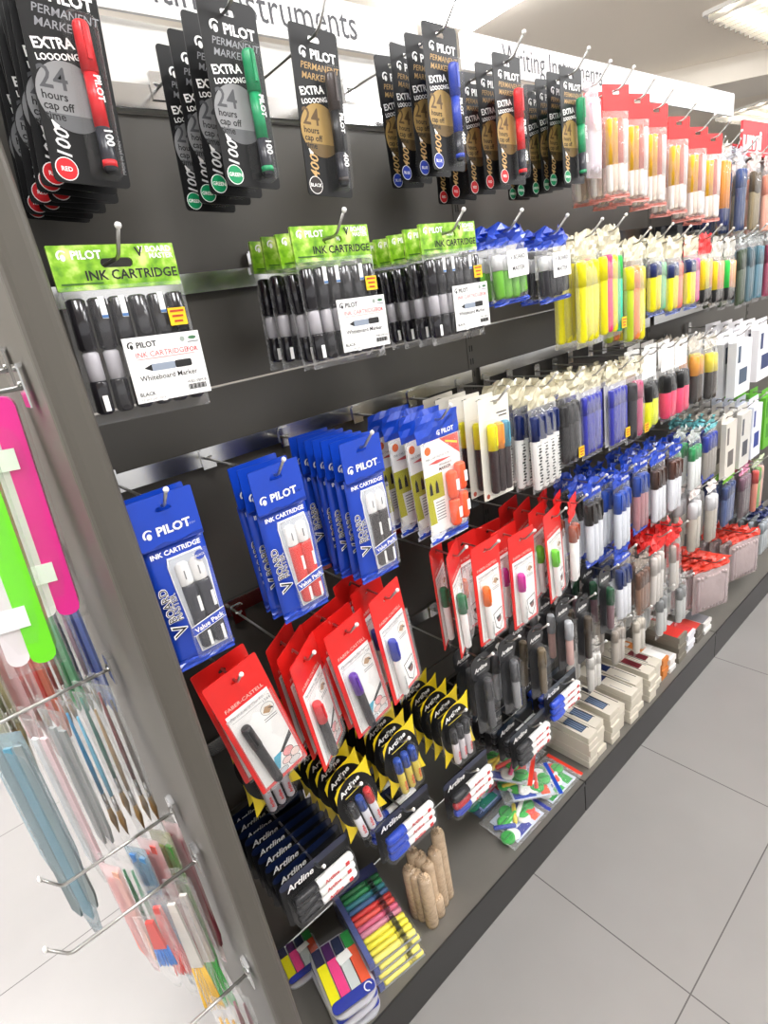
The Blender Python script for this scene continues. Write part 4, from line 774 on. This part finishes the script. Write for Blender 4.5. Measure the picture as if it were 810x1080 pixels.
# tan wrapped tubes
def tube_roll(h):
    r = empty('wrapped_tube'); b = MB(); b.lathe([(.0125, 0), (.0135, .004), (.0135, h-.006), (.0115, h)], (0, 0, 0), (0, 0, 1), mat('c9b093', .5, var=.3, scale=60), 14); b.build('tube', r)
    t = MB(); R = random.Random(int(h*1e4))
    for k in range(9):
        a = k*PI*2/9; q = R.uniform(.5, 1); t.poly([(0, 0), (.004, .0005)], 0, 0, WHITE) if 0 else t.add([(math.cos(a)*.011, math.sin(a)*.011, h-.004), (math.cos(a+.5)*.0105, math.sin(a+.5)*.0105, h+.004*q), (math.cos(a+.25)*.003, math.sin(a+.25)*.003, h+.001), (math.cos(a+.9)*.006, math.sin(a+.9)*.006, h+.003)], [(0, 1, 3, 2)], mat('d8bfa0', .3))
    t.build('crimped_end', r)
    w = MB(); w.lathe([(.0142, .001), (.0146, .01), (.0144, h*.5), (.0147, h-.008), (.012, h+.001)], (0, 0, 0), (0, 0, 1), film('wrap_%d' % int(h*1e4), 'e8d2b4', .22, .5, 90, 1.) if h not in TINT else TINT[h], 14); w.build('wrapper', r)
    return r
tl = ['front tan wrapped tube standing nearest the deck edge', 'short tan wrapped tube beside the front one', 'tan wrapped tube at the left of the bundle', 'tan wrapped tube second from the left in the bundle', 'tan wrapped tube in the middle of the bundle', 'tan wrapped tube behind the middle one', 'tall tan wrapped tube at the right of the bundle', 'tallest tan wrapped tube at the back right of the bundle', 'tan wrapped tube at the back left of the bundle']
for k, (px, py, h) in enumerate(((460, 977, .145), (467, 966, .05), (444, 967, .145), (451, 970, .14), (463, 962, .150), (456, 958, .16), (471, 955, .165), (476, 947, .20), (449, 956, .165))):
    P = at(px, py, 2, DZ); o = Proto(tube_roll, h+k*.0007).get(); o.location = (P.x, P.y+.012, DZ); o.scale = (1.12, 1.12, 1); tag(o, tl[k], 'wrapped tube', 'bundle of tan wrapped tubes')
# clear bags of colourful stationery
BAGF = film('crinkled_bag', 'ffffff', .07, .65, 60, 1.2)
def toy_bag(seed, bl):
    r = empty('stationery_bag'); R = random.Random(seed)
    c = MB(); c.poly([(-.05, 0)], 0, 0, WHITE) if 0 else c.box(.01, .0, .004, .115, .09, .0012, mat('d3dcec', .5)); c.box(-.012, -.03, .0052, .06, .022, .0006, mat(bl, .4)); c.box(.045, -.02, .0052, .025, .04, .0006, mat('e9572e' if seed % 2 else '2fae4a', .4)); c.add([(-.042, -.035, .0050), (.0, -.035, .0050), (-.042, .012, .0050)], [(0, 1, 2)], mat(bl, .4)); c.box(.03, .018, .005, .055, .03, .0006, mat('2a3aa0', .4)); c.box(-.02, .022, .0052, .03, .02, .0006, mat('4a9ad8', .4)); c.box(.02, -.012, .005, .05, .006, .0006, mat('9fb4d0', .4)); c.build('insert_card', r)
    pal = ['38c23a', '22a83a', '38c23a', 'f4f4f0', 'f4f4f0', 'e8402e', '2440a8', '2a56c8', 'f0d23a', 'e0407a', '3a1a5a', '35b0c0']
    for k in range(13):
        x, y = -.056+.0093*k, R.uniform(-.03, .03); h = R.choice(pal); z0 = .0065
        m = MB()
        if k % 3 == 0: m.lathe([(.015, 0), (.0185, .002), (.0185, .007), (.014, .009)], (x, y, z0), (R.uniform(-.12, .12), R.uniform(-.12, .12), 1), mat(R.choice(['38c23a', '22a83a', '2fb545']), .3), 18); m.box(x, y, z0+.0098, .028, .0035, .002, mat('1f8a30', .3)); m.build('cap_disc', r)
        elif k % 3 == 1:
            a = R.uniform(0, PI); m.lathe([(.004, 0), (.006, .003), (.006, .055), (.004, .058)], (x*.8-.027*math.cos(a), y*.2-.027*math.sin(a), z0+.0075), (math.cos(a), math.sin(a), .03), mat(h, .3), 10); m.build('stick', r)
        else: m.lathe([(.016, 0), (.018, .0015), (.018, .004), (.015, .006), (.008, .0062)], (x, y, z0), (R.uniform(-.15, .15), R.uniform(-.15, .15), 1), mat(R.choice(['f4f4f0', 'f4f4f0', '2440a8', 'e8402e']), .3), 18); m.build('button', r)
    b = MB(); b.pillow(.15, -.058, .058, .027, BAGF if seed % 3 else tfilm('5a86d8', .22), amp=.003, seed=seed, nx=9, nz=7); b.v = [(x, z, .0135+yv) for x, yv, z in b.v]; b.build('bag', r)
    e = MB(); e.box(.079, 0, .0135, .012, .112, .0008, mat(bl if seed % 2 else 'e8402e', .35)); e.build('header', r)
    return r
tb = [(.672, -.19, .0, 0, 1, '2a3aa0', 'clear stationery bag nearest the tan tubes, flat on the deck'), (.826, -.19, .0, 0, 2, '2fae4a', 'clear stationery bag with a red strip at the deck edge'), (.686, -.068, .0, 0, 3, '2fae4a', 'clear stationery bag with a green corner at the back under the wide cards'),
      (.838, -.068, .0, 180, 4, '1f4ab8', 'stationery bag with a blue corner beside the deck seam'), (.755, -.165, .0345, -34, 5, '1f4ab8', 'stationery bag with a blue strip lying across the front bags'), (.80, -.105, .070, 24, 6, '2a3aa0', 'topmost clear stationery bag on the pile beside the deck seam'),
      (.715, -.125, .105, -60, 8, '2440a8', 'clear stationery bag leaning at the top left of the pile')]
for x, y, z, a, sd, bl, lb in tb:
    o = Proto(toy_bag, sd, bl).get(); o.location = (x, y, DZ+z+.0035); o.rotation_euler = (math.radians((sd*37 % 5)-2 if z > .01 else 0), math.radians((sd*53 % 7)-3 if z > .01 else 0), math.radians(a)); tag(o, lb, 'bag of stationery', 'clear bags of colourful stationery')
# beige pen boxes
def small_carton():
    r = empty('carton'); b = MB(); b.box(0, 0, .0105, .046, .046, .021, mat('cfc8b8', .55)); b.build('box', r); t = MB(); t.box(0, .004, .0214, .026, .014, .0006, mat('8a8478', .5)); t.box(.0, -.014, .0214, .034, .002, .0006, TXTB); t.build('printed_panel', r); return r
def pen_box(win, body='d3ccbd', w=.046, d=.185, h=.021, variant=0):
    r = empty('pen_box'); b = MB(); b.box(0, 0, h/2, w, d, h, mat(body, .55)); b.box(0, -d/2-.0002, h/2, w*.9, .0006, h*.75, mat('cfc8b8', .5)); b.build('carton', r)
    t = MB(); z = h+.0004
    if variant == 0:
        t.box(0, -.035, z, w*.6, .06, .0008, mat(win, .4))
        for k in range(3): t.box(-w*.17+k*w*.17, -.035, z+.0005, w*.04, .056, .0004, mat('8f9fb8', .4))
        t.box(-w*.32, .02, z, .002, .075, .0006, TXTB); t.box(w*.34, -.02, z, .002, .1, .0006, TXTB); t.box(-w*.1, .07, z, .012, .006, .0006, GREYT)
    elif variant == 1: t.box(0, .025, z, w*.62, .034, .0008, mat(win, .4)); t.box(w*.34, -.03, z, .0025, .09, .0006, mat('3a3a40', .5)); t.box(-w*.34, -.045, z, .0015, .05, .0006, GREYT)
    else: t.box(0, -.025, z, w*.55, .06, .0008, mat(win, .4)); t.box(-w*.36, 0, z, .0025, .13, .0006, mat('3a3a40', .5)); t.box(w*.36, .0, z, .0015, .13, .0006, GREYT)
    t.build('printed_panel', r); return r
grp = [(.972, 5, '42536b', 0, 'beige slate-panelled pen box, outer stack beside stationery bags'), (1.022, 5, '42536b', 0, 'beige slate-panelled pen box, second stack from stationery bags'),
       (1.092, 5, '46566e', 0, 'beige grey-blue-panelled pen box, third stack from stationery bags'), (1.142, 4, '22252c', 1, 'beige black-panelled pen box, fourth stack from stationery bags'),
       (1.205, 5, '1d2a5a', 1, 'navy-squared beige pen box, left of two navy stacks'), (1.255, 5, '1d2a5a', 1, 'navy-squared beige pen box, right of two navy stacks'),
       (1.325, 5, '6a1f28', 2, 'maroon-panelled beige pen box, left of two maroon stacks'), (1.376, 5, '6a1f28', 2, 'maroon-panelled beige pen box, right of two maroon stacks')]
BP_ = {}
for gi, (x, n, win, v, lb) in enumerate(grp):
    BP_.setdefault((win, v), Proto(pen_box, win, variant=v)); R = random.Random(gi)
    for k in range(n):
        o = BP_[(win, v)].get(); o.location = (x+R.uniform(-.002, .002), -.152+R.uniform(-.004, .004)+(.0 if gi % 2 == 0 else .008), DZ+.0216*(n-1-k)); o.rotation_euler.z = math.radians(R.uniform(-1.5, 1.5)); tag(o, f'{lb}, {LV[k]}', 'pen box', 'beige pen boxes on the deck')
sb = Proto(small_carton)
for k, x in enumerate((1.0, 1.12, 1.23, 1.35)):
    for q in range(3):
        o = sb.get(); o.location = (x, -.028, DZ+.0216*(2-q)); tag(o, f'small beige carton at the back of the deck, {["first", "second", "third", "fourth"][k]} pile, {LV[q]}', 'carton', 'small beige cartons behind the pen boxes')
def col_box(main, a, w, d, h):
    r = empty('pen_box'); b = MB(); b.box(0, 0, h/2, w, d, h, mat(main, .5)); b.build('carton', r); t = MB(); t.box(0, -d*.25, h+.0004, w*.96, d*.4, .0008, mat(a, .5)); t.box(0, d*.3, h+.0004, w*.5, d*.1, .0008, mat(a, .5)); t.build('printed_panel', r); return r
for x, n, m_, a, w, h, lb in ((1.445, 4, 'd07f3a', 'f2f0ec', .04, .02, 'orange and white pen box beyond the maroon stacks'), (1.50, 3, 'e8e6e2', 'c9c6c2', .045, .018, 'white pen box between the orange and red stacks'), (1.575, 5, '7d776b', 'd8352c', .06, .02, 'red-topped grey pen box in the stack beyond the white ones'), (1.645, 4, 'e6e6ea', 'c83a3a', .06, .018, 'white pen box with a red band beyond the red stack'), (1.72, 3, '6a655d', 'd0463c', .05, .018, 'grey pen box with a red top near the red-topped pouches'), (1.79, 3, 'eceae6', '8a8a90', .06, .015, 'flat white pen box under the red-topped pouches')):
    p_ = Proto(col_box, m_, a, w, .17, h)
    for k in range(n): o = p_.get(); o.location = (x, -.148+.004*(k % 2), DZ+(h+.0006)*(n-1-k)); tag(o, f'{lb}, {LV[k]}', 'pen box', 'coloured pen boxes on the far deck')
# ------------------------------------------------------------------ rack on the outside of the end panel
def side_hook(y, z, L, label):
    h = HK.get(); h.location = (-.0400, y, z); h.rotation_euler.z = -PI/2; h.scale = (1.35, L, 1.35); tag(h, label, 'hook', 'wire hooks on the end panel')
side_hook(-.115, 1.427, .5, 'short wire hook holding the pink pencil case')
side_hook(-.185, 1.407, .6, 'short wire hook holding the green pencil case')
side_hook(.055, 1.135, .85, 'wire hook on the end panel, highest of the brush hooks')
side_hook(-.016, .958, .85, 'wire hook on the end panel, long bright bar over the brush sleeves')
side_hook(-.085, .70, .72, 'wire hook on the end panel between the bright bar and the rainbow brushes')
side_hook(-.15, .645, .8, 'wire hook on the end panel holding the rainbow brush sets')
side_hook(-.21, .43, .55, 'lowest wire hook on the end panel, by the gold brushes')
def long_case(c):
    r = empty('pencil_case'); L = .30; W = .05
    b = MB(); b.poly(rr(-.002, W/2, -L, -.012, .012), -.011, .011, mat(c, .35, coat=.3)); b.build('coloured_half', r)
    a = MB(); a.poly(rr(-W/2, -.002, -L+.004, -.016, .012), -.010, .010, film('case_'+c, 'f4eef2', .72, .28, 20, .2)); a.build('clear_half', r)
    for z, tl in ((-.085, 8), (-.235, 8)):
        t = MB(); t.box(-.008, -.0125, z, .036, .0012, .026, WHITE); o = t.build('white_tag', r); 
    ht = MB(); ht.holed(-.016, .016, -.004, .016, .003, .014, .006, -.0012, .0004, FILM); ht.build('hang_tab', r)
    f = MB(); f.pillow(W+.012, -L-.012, -.004, .03, FILM, amp=.001, seed=3, nx=6, nz=10); f.build('bag', r)
    return r
for c, x, y, lb in (('ec1c94', -.074, -.11, 'long pink and clear pencil case hanging beside the end panel'), ('6fe01c', -.122, -.18, 'long lime green and clear pencil case hanging left of the pink one')):
    o = Proto(long_case, c).get(); o.location = (x, y, 1.412 if 'pink cl' in lb or lb.startswith('long pink') else 1.395); o.rotation_euler = (0, math.radians(3), math.radians(-12)); tag(o, lb, 'pencil case', 'pencil cases on the end panel')
def sleeve(L, w, cols, tint, seed, kind=0):
    """clear tapering sleeve with brushes or coloured sheets inside"""
    r = empty('brush_sleeve'); R = random.Random(seed)
    n = len(cols)
    for i, c in enumerate(cols):
        x = (i-(n-1)/2)*w*.8/max(n, 1)
        b = MB(); zt = -.02-R.uniform(0, .03); zb = -L+.03+R.uniform(0, .03)
        if kind == 0:
            b.lathe([(.0018, 0), (.0035, (zt-zb)*.4), (.003, (zt-zb)*.65)], (x, 0, zt), (0, 0, -1), mat(c, .35), 8); b.lathe([(.0032, (zt-zb)*.65), (.0034, (zt-zb)*.78)], (x, 0, zt), (0, 0, -1), CHROME, 8)
            b.lathe([(.0034, (zt-zb)*.78), (.005, (zt-zb)*.88), (.0008, zt-zb)], (x, 0, zt), (0, 0, -1), mat('8a6a3a', .6), 8); b.build('brush', r)
        elif kind == 1: b.poly([(x-.006, zt), (x+.006, zt), (x+.007, zb+.03), (x+.002, zb), (x-.007, zb+.02)], -.0025, .0025, mat(c, .4)); b.build('strip', r)
        else:
            q = zt-zb; zz = zt-q*.55
            b.poly([(x-.006, zt), (x+.006, zt), (x+.010, zz), (x-.010, zz)], -.0025, .0025, mat('d9362c' if c in ('2f7fd8', 'e02a22') else 'd9d4cc', .4)); b.build('handle', r); b = MB()
            for k in range(11): b.lathe([(.0011, 0), (.0015, q*.2), (.0015, q*.38), (.0005, q*.43)], (x+(k-5)*.0021, R.uniform(-.0015, .0015), zz+.002), ((k-5)*.012, 0, -1), mat(c, .4), 5)
            b.build('bristles', r)
    ht = MB(); ht.holed(-w*.3, w*.3, -.012, .012, .003, .014, .006, -.0012, .0004, CL); ht.build('hang_tab', r)
    f = MB(); f.pillow(w, -L, -.01, .009, tint, amp=.001, seed=seed, nx=5, nz=9, taper=lambda t: .25+.75*min(1, t*2.2)); f.build('sleeve', r)
    return r
GR = tfilm('c9cdcb', .18); CL = tfilm('f2f2f0', .07); PKF = tfilm('efd0d0', .35); OLV = tfilm('a8a888', .4); BLF = tfilm('9ab0b8', .45)
SL = [
 (-0.2120, .055, 1.13, 0.315, .046, ['8a8a6a', '9a9a80'], OLV, 1, -60, 'olive grey brush sleeve on the highest hook of the end panel'),
 (-0.1935, .055, 1.13, 0.321, .046, ['7f8a4a', 'c9b27a'], OLV, 0, -60, 'olive brush sleeve on the highest hook of the end panel'),
 (-0.1750, .055, 1.13, 0.327, .046, ['d98a8a', 'e6b0b0'], PKF, 1, -60, 'pale pink brush sleeve on the highest hook of the end panel'),
 (-0.1565, .055, 1.13, 0.315, .046, ['e0604a', 'd84a3a'], PKF, 0, -60, 'coral red brush sleeve on the highest hook of the end panel'),
 (-0.1380, .055, 1.13, 0.321, .046, ['e8432f', 'ea7a5a'], CL, 1, -60, 'orange red brush sleeve on the highest hook of the end panel'),
 (-0.1195, .055, 1.13, 0.327, .046, ['c8322a', 'a04a3a'], CL, 0, -60, 'dark red brush sleeve on the highest hook of the end panel'),
 (-0.1010, .055, 1.13, 0.315, .046, ['1fa05a', '6ac08a'], CL, 1, -60, 'green brush sleeve on the highest hook of the end panel'),
 (-0.0825, .055, 1.13, 0.321, .046, ['6a5a7a', 'b08aa0'], GR, 0, -60, 'mauve brush sleeve on the highest hook of the end panel'),
 (-0.0640, .055, 1.13, 0.327, .046, ['2f4ab0', '5a74c8'], CL, 1, -60, 'blue brush sleeve on the highest hook of the end panel'),
 (-0.2100, -.016, .953, .44, .06, ['7a8688', '5a98b0', '8a9494'], BLF, 1, -38, 'large blue-grey sleeve on the long bright bar of the end panel'),
 (-0.1710, -.016, .953, .36, .05, ['e6e6e6', 'e6c9cc'], CL, 1, -60, 'white sleeve on the long bright bar of the end panel'),
 (-0.1460, -.016, .953, .33, .05, ['b8bcbc', '9fa4a4'], GR, 1, -60, 'light grey sleeve on the long bright bar of the end panel'),
 (-0.1210, -.016, .953, .34, .05, ['2f8fc0', '6ab0cc'], CL, 0, -60, 'sky blue sleeve on the long bright bar of the end panel'),
 (-0.0960, -.016, .953, .33, .05, ['3a7a6a', '9a7a4a'], GR, 0, -60, 'teal green sleeve on the long bright bar of the end panel'),
 (-0.0710, -.016, .953, .34, .05, ['8a3a3a', '5a4a44'], GR, 0, -60, 'maroon sleeve on the long bright bar of the end panel'),
 (-.158, -.085, .697, .27, .046, ['c85a4a', 'd8a08a'], PKF, 1, -60, 'peach sleeve on the hook just below the long bright bar'),
 (-.138, -.085, .697, .31, .046, ['1f7a4a', '5a9a7a'], CL, 0, -60, 'deep green brush sleeve on the hook just below the long bright bar'),
 (-.118, -.085, .697, .36, .046, ['3a78b8', '4a8ac0'], BLF, 1, -60, 'flat blue tapered sleeve right of the bristle brushes'),
 (-.098, -.085, .697, .38, .046, ['c84a40', 'd05a50'], PKF, 1, -60, 'dusty red tapered sleeve right of the flat blue one'),
 (-.078, -.085, .697, .41, .046, ['8a9a2a', '3ab03a'], OLV, 1, -60, 'olive and green tapered sleeve right of the dusty red one'),
 (-.058, -.085, .697, .37, .034, ['7a2430', '8a3440'], PKF, 1, -60, 'dark red tapered sleeve nearest the panel'),
] + [(at(px, py, 1, -.15).x-.004*(3-q_), -.15+(.013 if q_ % 2 else -.013), .640, .640-at(px, py, 1, -.15).z+.012, .046, [c], CL, 2, -42, lb) for q_, (px, py, c, lb) in enumerate((
 (190, 1022, '2f7fd8', 'sleeve of a flat blue-bristled brush at the bottom left'), (211, 1046, 'e02a22', 'sleeve of a flat red-bristled brush beside the blue one'),
 (231, 1066, 'f2c42a', 'sleeve of a flat yellow-bristled brush beside the red one'), (250, 1082, '2fc24a', 'sleeve of a flat green-bristled brush beside the yellow one')))] + [
 (-.100, -.21, .425, .24, .05, ['d09a2a', 'd8a83a', 'b8862a'], CL, 0, -58, 'sleeve of gold-handled brushes on the lowest hook'),
 (-.074, -.21, .425, .22, .05, ['8a3a4a', '6a2a3a'], GR, 0, -58, 'dark maroon brush sleeve on the lowest hook'),
]
for k, (x, y, z, L, w_, cs, fm_, kd, yw, lb) in enumerate(SL):
    o = Proto(sleeve, L, w_, cs, fm_, 100+k, kd).get(); o.location = (x, y, z-.002); o.rotation_euler = (0, 0, math.radians(yw)); tag(o, lb, 'brush sleeve', 'brush sleeves on the end panel')
# ------------------------------------------------------------------ render look
sc = bpy.context.scene
sc.view_settings.view_transform = 'Standard'; sc.view_settings.look = 'None'; sc.view_settings.gamma = 1; sc.view_settings.use_curve_mapping = False
sc.view_settings.exposure = 0.78
sc.cycles.transparent_max_bounces = 32; sc.cycles.max_bounces = 8; sc.cycles.caustics_reflective = False; sc.cycles.caustics_refractive = False
